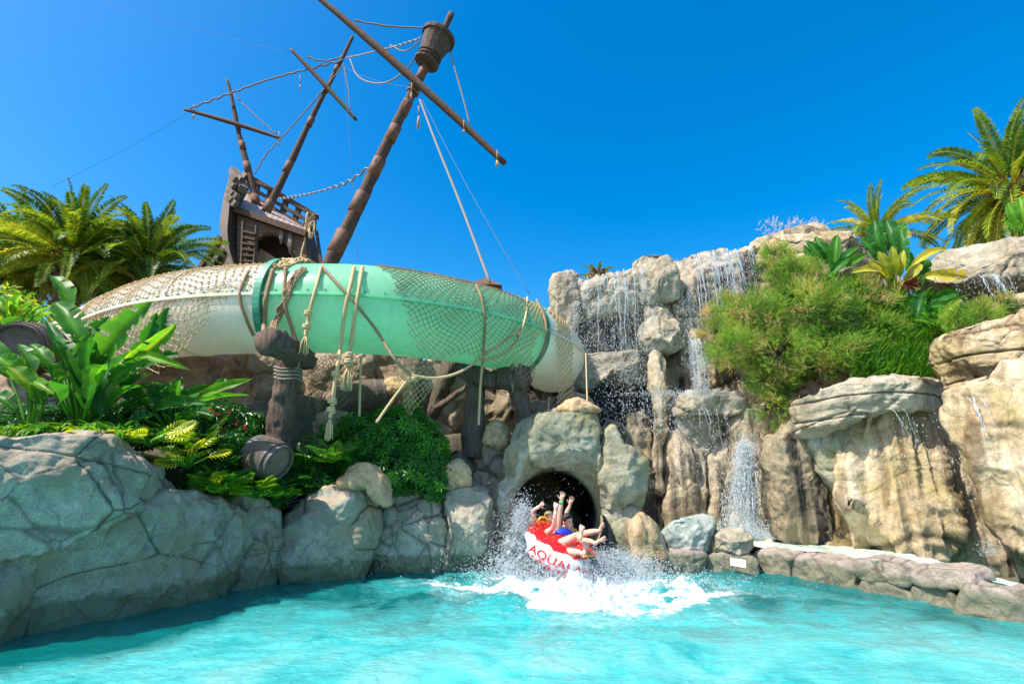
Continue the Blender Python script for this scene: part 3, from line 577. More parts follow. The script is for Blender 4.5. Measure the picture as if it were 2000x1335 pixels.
cr([(1310, 540), (1330, 512), (1420, 490), (1500, 470), (1560, 458), (1610, 455), (1600, 600), (1520, 800), (1500, 1090), (1310, 1090), (1320, 800)], 11.6, 11.6, .35, 'rock_wall', 'streaked cliff panel under the right hand waterfall', e=.38, amp=.20, freq=1.1, cells=.8, crack=.08, strata=1.1, seed=202, rid=.10, ani=(1, 1, .6), res=.035, back=1.2)
cr([(1075, 545), (1090, 532), (1125, 528), (1132, 560), (1128, 620), (1110, 650), (1082, 620)], 12.0, 12.0, .4, 'rock_grey', 'squared stone pillar top at the left end of the waterfall cliff', e=.45, amp=.08, cells=1.3, crack=.06, seed=203)
cr([(1115, 565), (1160, 545), (1240, 525), (1262, 560), (1258, 610), (1200, 618), (1130, 620)], 12.0, 11.8, .5, 'rock_grey', 'wide overhanging lip of pale rock that the left waterfall pours over', e=.4, amp=.1, cells=1.0, crack=.07, facet=14, seed=204, strata=2.2)
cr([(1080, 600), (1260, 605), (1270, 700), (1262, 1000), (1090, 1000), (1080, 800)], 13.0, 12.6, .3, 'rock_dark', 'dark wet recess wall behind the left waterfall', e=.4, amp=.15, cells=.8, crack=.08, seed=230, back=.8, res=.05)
cr([(1125, 750), (1180, 742), (1290, 745), (1300, 800), (1292, 865), (1230, 870), (1140, 860)], 12.0, 11.9, .12, 'rock_cave_shade', 'wet black slab painted as the shade of the cave under the mottled shelf', e=.4, amp=.1, cells=1, crack=.05, seed=250, back=.5)  # no real hollow here: the cave's darkness is coloured onto a slab
cr([(1236, 520), (1250, 504), (1290, 500), (1312, 515), (1322, 560), (1316, 590), (1290, 600), (1262, 592), (1245, 560)], 11.3, 11.3, .45, 'rock_grey', 'rounded stone head on the cliff top between the two waterfalls', e=.42, amp=.09, cells=1.4, crack=.06, seed=205, facet=14)
cr([(1268, 580), (1310, 570), (1325, 600), (1320, 650), (1275, 650), (1262, 610)], 11.5, 11.5, .35, 'rock_grey', 'neck of rock under the rounded stone head', e=.6, amp=.09, cells=1.3, crack=.05, seed=206)
cr([(1248, 650), (1262, 625), (1300, 622), (1330, 632), (1340, 665), (1325, 688), (1285, 692), (1255, 685)], 11.2, 11.1, .42, 'rock_grey', 'broad jaw shaped rock jutting halfway up the cliff', e=.4, amp=.07, cells=1.2, crack=.05, seed=207, facet=14)
cr([(1120, 705), (1160, 690), (1230, 690), (1270, 700), (1272, 735), (1240, 755), (1180, 745), (1150, 770), (1118, 750)], 11.6, 11.5, .5, 'rock_grey', 'shelf of mottled rock over the dark cave', e=.4, amp=.1, cells=1.1, crack=.05, seed=208, facet=14)
cr([(1268, 690), (1300, 688), (1302, 760), (1296, 850), (1292, 940), (1302, 1020), (1285, 1010), (1275, 900), (1278, 800), (1266, 740)], 11.0, 10.9, .16, 'rock_wall', 'thin root like rock column below the jaw shaped rock', e=.7, amp=.05, cells=1.6, crack=.03, seed=209, ani=(1, 1, .4))
cr([(1300, 690), (1345, 690), (1350, 780), (1340, 1090), (1300, 1090), (1298, 850)], 11.7, 11.7, .3, 'rock_dark', 'black stained rock strip beside the root like column', e=.5, amp=.1, cells=1.0, crack=.05, seed=210, rid=.08)
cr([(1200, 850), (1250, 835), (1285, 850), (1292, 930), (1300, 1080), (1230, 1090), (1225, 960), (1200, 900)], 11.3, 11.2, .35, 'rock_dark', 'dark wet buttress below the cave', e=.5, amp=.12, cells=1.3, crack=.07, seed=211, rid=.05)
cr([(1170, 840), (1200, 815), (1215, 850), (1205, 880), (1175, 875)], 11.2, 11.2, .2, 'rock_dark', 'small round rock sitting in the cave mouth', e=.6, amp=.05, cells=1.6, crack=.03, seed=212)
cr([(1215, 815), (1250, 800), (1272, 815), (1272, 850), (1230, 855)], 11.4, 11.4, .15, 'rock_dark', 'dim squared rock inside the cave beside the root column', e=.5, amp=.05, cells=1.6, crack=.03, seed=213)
cr([(1303, 785), (1330, 768), (1390, 764), (1440, 770), (1448, 800), (1420, 815), (1340, 815), (1306, 805)], 10.9, 10.9, .5, 'rock_grey', 'flat mushroom like ledge catching the thin right waterfall', e=.6, amp=.06, cells=1.1, crack=.03, seed=214)
cr([(1325, 812), (1420, 812), (1410, 870), (1385, 900), (1345, 895), (1330, 860)], 11.1, 11.1, .35, 'rock_grey', 'shaded stem of rock under the mushroom like ledge', e=.6, amp=.06, cells=1.3, crack=.03, seed=215)
for k, (ol, lb) in enumerate([([(1302, 870), (1330, 850), (1345, 900), (1350, 1080), (1305, 1090)], 'leftmost of the upright rock ribs under the mushroom ledge'),
   ([(1345, 900), (1372, 895), (1375, 980), (1378, 1090), (1350, 1090)], 'second rock rib from the left under the mushroom ledge'),
   ([(1388, 880), (1440, 860), (1450, 960), (1445, 1090), (1392, 1090), (1385, 980)], 'broad third rock rib beside the foaming fall')]):
    cr(ol, 11.0, 11.0, .25, 'rock_wall', lb, e=.45, amp=.06, cells=1.2, crack=.03, seed=220 + k, rid=.08, facet=5, group='upright rock ribs')
cr([(1435, 830), (1490, 800), (1540, 830), (1535, 900), (1540, 1000), (1530, 1090), (1430, 1090), (1440, 950)], 10.8, 10.6, .45, 'rock_wall', 'bulging tan rock face that the white foaming fall runs down', e=.4, amp=.1, cells=.9, crack=.05, seed=223, rid=.10, facet=5)
cr([(1505, 880), (1530, 840), (1570, 820), (1610, 850), (1628, 930), (1625, 1075), (1570, 1085), (1522, 1080), (1512, 980)], 9.7, 9.2, .4, 'rock_dark', 'black streaked rock buttress left of the overhanging ledge', e=.45, amp=.1, cells=1.0, crack=.04, seed=224, rid=.12, res=.02, facet=6)
cr([(1545, 790), (1580, 775), (1660, 745), (1720, 738), (1790, 742), (1850, 735), (1875, 760), (1850, 790), (1760, 800), (1690, 815), (1620, 850), (1570, 852), (1555, 820)], 8.9, 7.9, .5, 'rock_grey', 'long layered overhanging ledge above the tan columns on the right', e=.42, amp=.07, cells=1.0, crack=.05, facet=14, seed=225, strata=3.2, res=.022)
cr([(1590, 840), (1640, 800), (1660, 860), (1650, 960), (1625, 940), (1600, 900)], 9.0, 8.9, .3, 'rock_portal', 'shaded greenish hollow rock beneath the overhanging ledge', e=.55, amp=.07, cells=1.2, crack=.04, seed=226)
cr([(1642, 830), (1680, 795), (1740, 790), (1790, 800), (1815, 870), (1835, 960), (1850, 1120), (1640, 1100), (1625, 1060), (1640, 940)], 9.0, 8.2, .4, 'rock_tan', 'pale tan rock column cluster under the overhanging ledge', e=.38, amp=.12, freq=1.1, cells=.8, crack=.04, seed=227, rid=.16, ani=(1.3, 1.3, .4), res=.016, facet=8, strata=.6)
cr([(1500, 830), (1600, 800), (1760, 770), (1900, 760), (2060, 740), (2060, 1160), (1900, 1130), (1700, 1100), (1500, 1080)], 10.0, 8.1, .22, 'rock_tan', 'continuous fluted tan wall behind the right hand columns', e=.3, amp=.14, freq=.9, cells=.7, crack=.05, seed=241, rid=.14, ani=(1.2, 1.2, .4), res=.025, facet=3, back=1)
cr([(1770, 790), (1850, 780), (1960, 800), (2040, 960), (2080, 1130), (1790, 1110), (1780, 950)], 8.7, 7.6, .3, 'rock_wall', 'olive stained rock face with a black streak behind the sloping slab', e=.38, amp=.1, cells=.9, crack=.04, seed=228, rid=.12, res=.02, facet=5)
cr([(1870, 740), (1950, 710), (2060, 680), (2180, 700), (2180, 1200), (2060, 1160), (1990, 1120), (1950, 1020), (1900, 900), (1845, 800)], 7.5, 6.2, .42, 'rock_tan', 'huge sloping tan rock slab at the right frame edge', e=.42, amp=.12, freq=.9, cells=.7, crack=.04, seed=229, rid=.09, ani=(1, 1, .5), res=.018, facet=14, strata=.8)
cr([(1815, 690), (1850, 655), (1900, 640), (2000, 615), (2150, 600), (2200, 700), (2100, 750), (1950, 745), (1850, 765), (1830, 730)], 8.6, 7.2, .5, 'rock_tan', 'terraced block rock with mortar like joints above the sloping slab', e=.34, amp=.06, cells=1.3, crack=.07, facet=12, seed=231, strata=2.6, back=1.2, res=.022)
cr([(1828, 670), (1855, 652), (1890, 665), (1880, 700), (1835, 700)], 8.9, 8.9, .3, 'rock_tan', 'small rounded tan rock at the corner of the terrace below the grass', e=.6, amp=.05, cells=1.4, crack=.03, seed=232)
cr([(1800, 530), (1840, 495), (1920, 480), (2000, 465), (2100, 455), (2150, 520), (2100, 570), (1980, 560), (1900, 570), (1830, 560)], 10.8, 9.8, .55, 'rock_grey', 'long pale ledge at the upper right with drops falling from it', e=.5, amp=.09, cells=.9, crack=.05, seed=233, back=1.5)
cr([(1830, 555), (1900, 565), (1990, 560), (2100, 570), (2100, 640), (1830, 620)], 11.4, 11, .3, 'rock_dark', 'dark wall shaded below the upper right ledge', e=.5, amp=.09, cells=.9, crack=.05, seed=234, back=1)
cr([(1955, 600), (1990, 575), (2060, 568), (2100, 600), (2060, 625), (1990, 625)], 9.2, 9.0, .4, 'rock_tan', 'small tan rock at the right edge between the two upper ledges', e=.55, amp=.06, cells=1.2, crack=.04, seed=235)
cr([(1480, 480), (1540, 462), (1620, 455), (1690, 480), (1700, 560), (1600, 600), (1500, 560)], 11.5, 11.2, .5, 'rock_tan', 'smooth tan crest rock at the top of the cliff above the bush', e=.55, amp=.08, cells=.8, crack=.04, seed=236, back=1.5)
cr([(1500, 760), (1560, 740), (1700, 700), (1850, 690), (1870, 800), (1700, 830), (1530, 850)], 10.4, 9.6, .4, 'rock_pink', 'shaded earth bank rock behind the feathery bush and the ledge', e=.5, amp=.1, cells=1, crack=.05, seed=237, back=1)
# rocks under the tube, left hillside
HG = 'brown hillside rocks under the tube'
for k, (ol, ya, yb, lb) in enumerate([
  ([(240, 740), (320, 685), (400, 668), (470, 675), (480, 780), (400, 830), (280, 820)], 10.2, 10.4, 'low sunlit brown rock behind the broad leaved plants'),
  ([(440, 720), (490, 662), (545, 668), (560, 760), (545, 840), (470, 860), (430, 800)], 10.0, 10.0, 'rounded brown rock left of the carved post'),
  ([(470, 800), (560, 790), (640, 810), (650, 870), (560, 900), (470, 880)], 9.8, 9.8, 'sloping brown rock behind the foot of the carved post'),
  ([(590, 720), (640, 655), (720, 660), (745, 740), (700, 850), (610, 860), (585, 790)], 10.6, 10.6, 'tall brown rock behind the hanging tassels'),
  ([(700, 665), (760, 655), (810, 675), (800, 790), (720, 800)], 10.8, 10.8, 'brown boulder beside the barrel below the tube'),
  ([(780, 760), (850, 700), (905, 740), (905, 880), (800, 880)], 11.2, 11.2, 'dim rock left of the wooden support posts'),
  ([(560, 830), (640, 815), (720, 830), (730, 880), (600, 900)], 9.6, 9.6, 'flat layered brown rock ledge beneath the hanging tassels'),
  ([(-60, 760), (60, 740), (120, 790), (110, 860), (-60, 870)], 8.4, 8.4, 'dark purple brown rock below the big barrel at the left edge')]):
    rock(ol, (min(p[0] for p in ol), ya), (max(p[0] for p in ol), yb), .45, 'rock_pink', lb, name='hillside_rock', back=.8, e=.55, amp=.11, cells=1.2, crack=.06, seed=300 + k, group=HG, res=.035)
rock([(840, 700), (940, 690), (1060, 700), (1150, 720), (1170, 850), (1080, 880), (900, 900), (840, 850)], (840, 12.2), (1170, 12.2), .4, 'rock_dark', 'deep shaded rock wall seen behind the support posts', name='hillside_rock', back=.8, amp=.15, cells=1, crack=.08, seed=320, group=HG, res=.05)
rock([(1030, 795), (1080, 775), (1140, 780), (1160, 830), (1040, 830)], (1030, 10.6), (1160, 10.6), .3, 'rock_pink', 'brown rock rising behind the sandbag on the tunnel roof', name='hillside_rock', seed=321, group=HG)
# ---------------------------------------------------------------- the tube slide
FW = np.array([0, cp, sp]); UP = np.array([0, -sp, cp]); CAM = np.array([0, 0, CAMH])
def proj(p):
    v = np.asarray(p) - CAM; f = v @ FW; return np.stack([1000 + F_PX * v[..., 0] / f, 667.5 - F_PX * (v @ UP) / f], -1)
TR = .75
path = catmull([P(*q) for q in [(60, 715, 13.5), (130, 690, 12), (215, 655, 10.4), (320, 622, 9.1), (430, 608, 8.5), (560, 603, 8.25), (700, 604, 8.25), (820, 616, 8.65), (930, 635, 9.3), (1010, 658, 10.1), (1062, 683, 10.9), (1078, 702, 11.7), (1050, 722, 12.6), (980, 735, 13.0), (900, 740, 12.6), (850, 760, 12.0)]], 24)
path = resample(path, 520, False)
pt = np.gradient(path, axis=0); pt /= np.linalg.norm(pt, axis=1)[:, None]
pside = np.cross(pt, [0, 0, 1.]); pside /= np.linalg.norm(pside, axis=1)[:, None]; pup = np.cross(pside, pt)
parc = np.concatenate([[0], np.cumsum(np.linalg.norm(np.diff(path, axis=0), axis=1))]); ppx = proj(path)[:, 0]
turn = int(np.argmax(ppx))
def idx_at(px): return np.interp(px, ppx[:turn], np.arange(turn))
def surf(i, th, r=TR):
    i = np.atleast_1d(i).astype(float); th = np.atleast_1d(th); L = lambda A: np.stack([np.interp(i, np.arange(len(A)), A[:, k]) for k in range(3)], -1)
    return L(path) + r * (np.cos(th)[..., None] * L(pup) + np.sin(th)[..., None] * L(pside))
def raytube(px, py, off=.06):
    d = ray(px, py); best = None; i0 = int(np.clip(idx_at(min(px, ppx[turn] - 5)), 5, turn + 60)); seg = path[max(0, i0 - 70):i0 + 70]
    for Yv in np.arange(6.5, 12, .02):
        p = CAM + d * Yv / d[1]
        dist = np.linalg.norm(seg - p, axis=1).min()
        if dist < TR + off: return p
        if best is None or dist < best[0]: best = (dist, p)
    return best[1]
slide = empty('water_slide_tube', tuple(path[260] - np.array([0, 0, TR])), 'enclosed mint green and cream white slide tube draped with nets and ropes', 'water slide')
def tube_piece(name, i0, i1, mat, r=TR):
    mb = MB(); n = max(8, int((i1 - i0) / 2)); ii = np.linspace(i0, i1, n); th = np.linspace(0, 2 * np.pi, 64, endpoint=False)
    V = np.concatenate([surf(np.full(64, i), th, r) for i in ii]); a = np.arange(n - 1)[:, None] * 64; j = np.arange(64)[None]; k = (j + 1) % 64
    mb.add(V, np.stack([a + j, a + k, a + 64 + k, a + 64 + j], -1).reshape(-1, 4)); return mb.build(name, mat, slide)
iA, iB = idx_at(557), idx_at(1012)
tube_piece('tube_section', 0, iA, M['tube_white']); tube_piece('tube_section', iA, iB, M['tube_green']); tube_piece('tube_section', iB, 430, M['tube_white']); tube_piece('tube_section', 430, 519, M['tube_green'])
for (i0, i1, mt) in ((0, iA, 'tube_white'), (iA, iB, 'tube_green'), (iB, 430, 'tube_white')):
    for th0 in (R(90), R(270)):
        mb = MB(); n = int((i1 - i0) / 2); ii = np.linspace(i0 + .5, i1 - .5, n)
        pr = [(TR - .02, -.022), (TR + .05, -.022), (TR + .05, .022), (TR - .02, .022)]
        V = np.concatenate([np.concatenate([surf(i, th0 + dz / TR, rr) for rr, dz in pr]) for i in ii])
        a = np.arange(n - 1)[:, None] * 4; j = np.arange(4)[None]; mb.add(V, np.stack([a + j, a + 4 + j, a + 4 + (j + 1) % 4, a + (j + 1) % 4], -1).reshape(-1, 4))
        mb.build('seam_flange', M[mt], slide, smooth=False)
for px_, r_, w_, mt in ((557, .09, 1.3, 'tube_ring'), (240, .03, .7, 'tube_white'), (1012, .05, .9, 'tube_ring'), (400, .02, .5, 'tube_white')):
    mb = MB(); i_ = idx_at(px_); th = np.linspace(0, 2 * np.pi, 64, endpoint=False)
    prof = [(i_ - w_, TR - .02), (i_ - w_, TR + r_), (i_ + w_, TR + r_), (i_ + w_, TR - .02)]
    V = np.concatenate([surf(np.full(64, a), th, b) for a, b in prof]); a = np.arange(3)[:, None] * 64; j = np.arange(64)[None]
    mb.add(V, np.stack([a + j, a + (j + 1) % 64, a + 64 + (j + 1) % 64, a + 64 + j], -1).reshape(-1, 4)); mb.build('ring_flange', M[mt], slide, smooth=False)
# bolts along the flange
bm_ = MB()
for i_ in np.arange(idx_at(180), idx_at(1045), 5.5):
    c = surf(i_, R(90) - .06, TR + .03)[0]; box(bm_, c, (.03, .03, .03))
bm_.build('flange_bolts', M['tube_ring'], slide, smooth=False)['kind'] = 'stuff'

# ---------------------------------------------------------------- nets
def prisms(mb, A, B, r, tint=.5):
    A = np.asarray(A, float); B = np.asarray(B, float); d = B - A; L = np.linalg.norm(d, axis=1); k = L > 1e-4; A, B, d = A[k], B[k], d[k] / L[k][:, None]
    ref = np.where(np.abs(d[:, 2:3]) < .9, np.array([[0, 0, 1.]]), np.array([[1., 0, 0]])); u = np.cross(d, ref); u /= np.linalg.norm(u, axis=1)[:, None]; v = np.cross(d, u)
    offs = [r * (math.cos(q) * u + math.sin(q) * v) for q in (0, 2.094, 4.189)]; n = len(A)
    V = np.stack([A + o for o in offs] + [B + o for o in offs], 1).reshape(-1, 3); base = np.arange(n)[:, None] * 6
    F = np.concatenate([base + np.array([[0, 1, 4, 3]]), base + np.array([[1, 2, 5, 4]]), base + np.array([[2, 0, 3, 5]])]); mb.add(V, F, tint)
def net(label, pxa, pxb, w0, w1, mask, cell=.13, diamond=True, hang=R(98), r=.008, mat='rope', jit=.02, seed=0, iab=None, fall=0.0):
    ia, ib = iab if iab else (idx_at(pxa), idx_at(pxb)); sa, sb = np.interp([ia, ib], np.arange(len(parc)), parc)
    ns, nw = int((sb - sa) / cell) + 1, int((w1 - w0) / cell) + 1; st = .5 if diamond else 1
    S = {}; mb = MB(); A = []; B = []
    def pos(s, wv):
        s2 = s + jit * 1.5 * math.sin(wv * 9 + seed + s * 3) ; w2 = wv + jit * 2 * math.sin(s * 7 + seed + wv * 2)
        i = np.interp(s2, parc, np.arange(len(parc))); th = w2 / TR
        if th <= hang: return surf(i, th, TR + .02)[0]
        p = surf(i, hang, TR + .03)[0]; hh = (th - hang) * TR
        return p + np.array([0, fall * hh, -hh])
    rows = int((w1 - w0) / (cell * st)) + 1
    for j in range(rows):
        for i in range(ns + 1):
            s = sa + (i + (.5 if diamond and j % 2 else 0)) * cell; wv = w0 + j * cell * st
            u = (s - sa) / (sb - sa); 
            if u > 1.001 or not mask(u, wv): continue
            S[(i, j)] = pos(s, wv)
    for (i, j), p in S.items():
        if diamond: nb = [(i + (j % 2), j + 1), (i - 1 + (j % 2), j + 1)]
        else: nb = [(i + 1, j), (i, j + 1)]
        for q in nb:
            if q in S: A.append(p); B.append(S[q])
    prisms(mb, A, B, r)
    for p in S.values(): box(mb, p, (r * 3.4,) * 3)
    return tag(mb.build('draped_net', M[mat], smooth=False), label, 'net', 'fishing nets draped over the slide')
net('tan square mesh net over the cream white tube section, reaching down past its belly', 238, 552, -.6, 3.7, lambda u, w: w < (3.5 - 1.0 * u - 1.5 * u ** 3 + .12 * math.sin(u * 19)) , cell=.105, diamond=False, r=.0065, jit=.035, seed=1)
net('dark diamond mesh net over the right half of the mint green section', 728, 985, -.5, 2.9, lambda u, w: w < .25 + 9 * u and w < 2.6 + .25 * math.sin(u * 6 + 2) - u * .7, cell=.105, r=.0055, mat='rope_dark', jit=.03, seed=2)
net('short ragged net scrap near the right end of the mint green section', 985, 1010, -.4, 1.9, lambda u, w: w < 1.6 - .5 * u, cell=.11, r=.0075, seed=3)
net('long narrow net strip hanging over the cream white elbow', 0, 0, -.4, 2.6, lambda u, w: True, cell=.11, r=.009, seed=4, iab=(iB + 7, iB + 20), hang=R(100))
net('bunched brown net on top of the far left end of the tube', 110, 236, -.9, .75, lambda u, w: w < .35 - .2 * u + .1 * math.sin(u * 20), cell=.07, r=.013, mat='rope_dark', jit=.05, seed=5)
# hanging nets under the tube
def hang_net(label, a, b, drop, cell, seed, mat='rope', r=.006, taper=.5):
    a = np.asarray(a); b = np.asarray(b); L = np.linalg.norm(b - a); n = int(L / cell); m = int(drop / (cell * .5)); S = {}; A = []; B = []
    for j in range(m + 1):
        for i in range(n + 1):
            u = (i + .5 * (j % 2)) / n
            if u > 1: continue
            v = j / m
            if v > .55 + .45 * math.sin(u * 3.0 + seed) ** 2: continue
            uu = .5 + (u - .5) * (1 - taper * v); S[(i, j)] = a + (b - a) * uu + np.array([.02 * math.sin(j * .7 + i), .10 * math.sin(i * 1.3 + seed) * v, -drop * v - .25 * L * math.sin(u * math.pi) * .6])
    for (i, j), p in S.items():
        for q in ((i + (j % 2), j + 1), (i - 1 + (j % 2), j + 1)):
            if q in S: A.append(p); B.append(S[q])
    mb = MB(); prisms(mb, A, B, r); tag(mb.build('hanging_net', M[mat], smooth=False), label, 'net', 'nets hanging below the slide')
hang_net('loose tan net sagging below the middle of the mint green section', P(770, 694, 8.5), P(872, 705, 8.8), 1.0, .11, 1)
hang_net('bundle of fine brown netting hanging beside the carved post', P(606, 690, 8.6), P(640, 690, 8.6), 1.2, .07, 2, 'rope_dark', taper=.2)
hang_net('torn thin net hanging in front of the barrel below the tube', P(640, 690, 8.9), P(700, 690, 8.9), .95, .10, 3, 'rope_dark', taper=.1)

# ---------------------------------------------------------------- ropes
RP = 'ropes on the slide and its posts'
def knot(parent, c, r, mat='rope'):
    mb = MB(); a = np.linspace(0, 4 * np.pi, 26); v = np.stack([np.cos(a), np.sin(a), np.linspace(-.7, .7, 26)], 1) * r + np.asarray(c); sweep(mb, v, r * .55, 6); mb.build('knot', M[mat], parent)
def tassel(parent, c, L, r, mat='rope'):
    mb = MB(); c = np.asarray(c)
    for k in range(16):
        a = RNG.random() * 6.28; q = math.sqrt(RNG.random()) * r; e = c + np.array([math.cos(a) * q, math.sin(a) * q, -L * (.85 + .2 * RNG.random())])
        sweep(mb, [c + (e - c) * 0, c + (e - c) * [.7, .7, .4], e], [.010, .010, .006], 4)
    mb.build('tassel', M[mat], parent)
def rope(pts, r, label, mat='rope', cat='rope', group=RP, wave=0, wl=.35, knots=(), tass=None, smooth=True, name='rope', sag=0):
    p = catmull(pts, 14) if smooth and len(pts) > 2 else np.asarray(pts, float)
    if wave or sag or len(p) < 6:
        n = max(24, int(np.linalg.norm(np.diff(p, axis=0), axis=1).sum() / .05)); n = min(n, 400); p = resample(p, n, False)
        L = np.linalg.norm(np.diff(p, axis=0), axis=1).sum(); t = np.linspace(0, 1, n)
        if sag: p[:, 2] -= sag * 4 * t * (1 - t)
        if wave: p[:, 2] += wave * np.sin(t * L / wl * 6.28) * (t > .02) * (.6 + .4 * np.sin(t * 9))
    root = empty(name, tuple(p[-1]), label, cat, group) if (len(knots) or tass) else None
    mb = MB(); sweep(mb, p, r, 6)
    o = mb.build('strand' if root else name, M[mat], root)
    if not root: return tag(o, label, cat, group)
    for k in knots: knot(root, k, r * 1.5, mat)
    if tass: tassel(root, p[-1], tass[0], tass[1], mat)
    return root
rope([raytube(628, 521), raytube(618, 560), raytube(607, 600), raytube(601, 630), P(597, 655, 7.3)], .028, 'short knotted rope with a frayed tassel hanging nearest the flange ring', knots=[P(602, 612, 7.35), P(599, 638, 7.3)], tass=(.28, .07))
rope([raytube(692, 521), raytube(684, 560), raytube(675, 600), raytube(667, 660), P(660, 710, 7.55), P(655, 740, 7.6), P(649, 790, 7.6), P(645, 815, 7.6)], .030, 'longest pale rope with two knots, its tassel reaching the dark bush', knots=[P(656, 730, 7.6), P(649, 783, 7.6), P(646, 800, 7.6)], tass=(.33, .06))
rope([raytube(708, 521), raytube(702, 560), raytube(694, 610), raytube(686, 670), P(681, 705, 7.55), P(680, 715, 7.55)], .030, 'pale rope with a double knot just right of the longest one', knots=[P(682, 694, 7.5), P(681, 706, 7.5)], tass=(.36, .09))
rope([raytube(628, 520), raytube(665, 560), raytube(700, 600), raytube(735, 645), P(770, 700, 7.6), P(803, 733, 7.8)], .024, 'thin brown rope running diagonally across the mint green section', 'rope_dark')
rope([P(803, 733, 7.8), P(770, 775, 7.7), P(735, 825, 7.6)], .022, 'tan rope slanting down from the sagging net into the dark bush')
rope([P(803, 733, 7.8), P(850, 738, 8.0), P(900, 725, 8.2), raytube(950, 690), raytube(1000, 655), raytube(1012, 640)], .024, 'tan rope from the sagging net up to the right end of the tube', knots=[P(808, 740, 7.8), raytube(1012, 652)])
rope([P(705, 695, 8.6), P(702, 812, 8.6)], .022, 'straight tan rope hanging behind the double knotted one', smooth=False)
rope([raytube(930, 556), raytube(940, 580), raytube(947, 620), raytube(945, 670), P(942, 712, 8.9)], .026, 'brown rope wrapped over the tube above the wooden post', 'rope_dark')
rope([raytube(1030, 580), raytube(1026, 620), raytube(1012, 660), raytube(985, 690), raytube(945, 705)], .022, 'tan rope looped round the last part of the mint green section')
rope([raytube(1048, 585), raytube(1066, 630), raytube(1062, 680), raytube(1040, 720), P(1025, 745, 9.6)], .026, 'brown rope bound around the flange beside the elbow', 'rope_dark')
rope([raytube(485, 530), raytube(468, 575), raytube(480, 620), raytube(495, 655)], .026, 'brown rope lashed round the netted cream section', 'rope_dark')
rope([raytube(533, 526), raytube(520, 580), raytube(516, 630), P(515, 655, 7.3)], .036, 'double tan rope left of the flange ring', 'rope_dark')
rope([raytube(558, 522), raytube(556, 590), raytube(570, 640), P(590, 700, 7.7)], .03, 'dark rope slack over the flange ring', 'rope_dark')
rope([P(943, 700, 9.2), P(938, 760, 9.2), P(935, 830, 9.2)], .026, 'tan rope loop hanging from the forked support')
rope([P(1072, 775, 10.0), P(1071, 812, 9.2)], .012, 'short thin cord hanging from the elbow net', smooth=False)
rope([P(1144, 690, 10.6), P(1147, 785, 9.6)], .014, 'thin cord hanging from the right of the elbow down to the sandbag', smooth=False)
# dark netting bundle from the ring down to the carved post
mb = MB()
for k in range(26):
    o = (RNG.random() - .5) * 20; q = [raytube(592 + o * .6, 522 + abs(o) * .2, .05), raytube(572 + o * .7, 548, .06), raytube(556 + o * .6, 590, .06), raytube(540 + o * .5, 625, .06), P(522 + o * .5, 660, 7.25)]
    sweep(mb, catmull(q, 6) + .012 * RNG.standard_normal((25, 3)), .014, 4)
tag(mb.build('net_bundle', M['rope_dark']), 'twisted dark net bundle crossing the flange ring down to the carved post', 'net')
mb = MB()
for k in range(40):
    o = (RNG.random() - .5) * 60; q = [surf(idx_at(585 + o * .5), R(-50 + 20 * RNG.random()), TR + .05)[0], surf(idx_at(580 + o * .7), R(5), TR + .05 + .05 * RNG.random())[0], surf(idx_at(572 + o * .4), R(50), TR + .04)[0]]
    sweep(mb, catmull(q, 6) + .02 * RNG.standard_normal((13, 3)), .015, 4)
tag(mb.build('net_bundle', M['rope']), 'crumpled tan netting heaped on top of the tube beside the flange ring', 'net')

# ---------------------------------------------------------------- posts
def post(label, segs, wraps=(), mat='wood_post'):
    root = empty('support_post', tuple(segs[0][1][0]), label, 'post', 'carved wooden posts under the slide')
    for nm, pts, rr in segs:
        mb = MB(); p = catmull(pts, 14); r_ = np.interp(np.linspace(0, 1, len(p)), np.linspace(0, 1, len(rr)), rr); sweep(mb, p, r_, 22, wob=.09)
        V = np.concatenate(mb.V); V += .03 * np.stack([fbm(V * 4 + k, 4, k) for k in range(3)], 1); mb.V = [V]; mb.T = [np.full(len(V), .5)]; mb.build(nm, M[mat], root)
    for c, ax, rad, r2 in wraps:
        mb = MB(); a = np.linspace(0, 2 * np.pi, 30); ax = np.asarray(ax, float); ax /= np.linalg.norm(ax); u = np.cross(ax, [0, 1, 0]); u /= np.linalg.norm(u); v = np.cross(ax, u)
        sweep(mb, np.asarray(c) + rad * (np.cos(a)[:, None] * u + np.sin(a)[:, None] * v) + .02 * np.sin(3 * a)[:, None] * ax, r2, 6, cap=False); mb.build('rope_lashing', M['rope_grey'], root)
    return root
post('stout carved post with a log head, left of the hanging tassels', [('trunk', [P(542, 905, 8.0), P(550, 820, 7.95), P(562, 740, 7.9), P(566, 680, 7.9)], [.21, .195, .18, .19]),
    ('log_head', [P(600, 705, 8.3), P(575, 690, 7.7), P(545, 672, 7.2), P(520, 668, 6.95)], [.16, .20, .19, .185])],
    [(P(563, y, 7.92), (.05, 0, 1), .205, .018) for y in (722, 728, 735, 742)] + [(P(575, 690, 7.75), (.8, .5, .2), .24, .018)])
post('straight thick post under the tube behind the clay pot', [('trunk', [P(922, 895, 9.7), P(925, 800, 9.7), P(930, 735, 9.7)], [.20, .19, .17]), ('log_head', [P(900, 722, 9.9), P(935, 735, 9.5), P(965, 745, 9.3)], [.14, .17, .15])])
post('short leaning post with a thick crossbeam on the tunnel roof', [('trunk', [P(1028, 825, 9.5), P(1018, 780, 9.5), P(1000, 738, 9.5)], [.13, .15, .18]), ('log_head', [P(952, 742, 9.9), P(990, 736, 9.4), P(1030, 738, 9.2)], [.15, .21, .20])], [(P(1000, 738, 9.4), (1, 0, 0), .26, .02), (P(1018, 738, 9.35), (1, 0, .1), .26, .02)])
post('dim dark timber leaning behind the other support posts', [('trunk', [P(800, 890, 10.8), P(850, 790, 10.9), P(885, 700, 11)], [.2, .22, .2])])
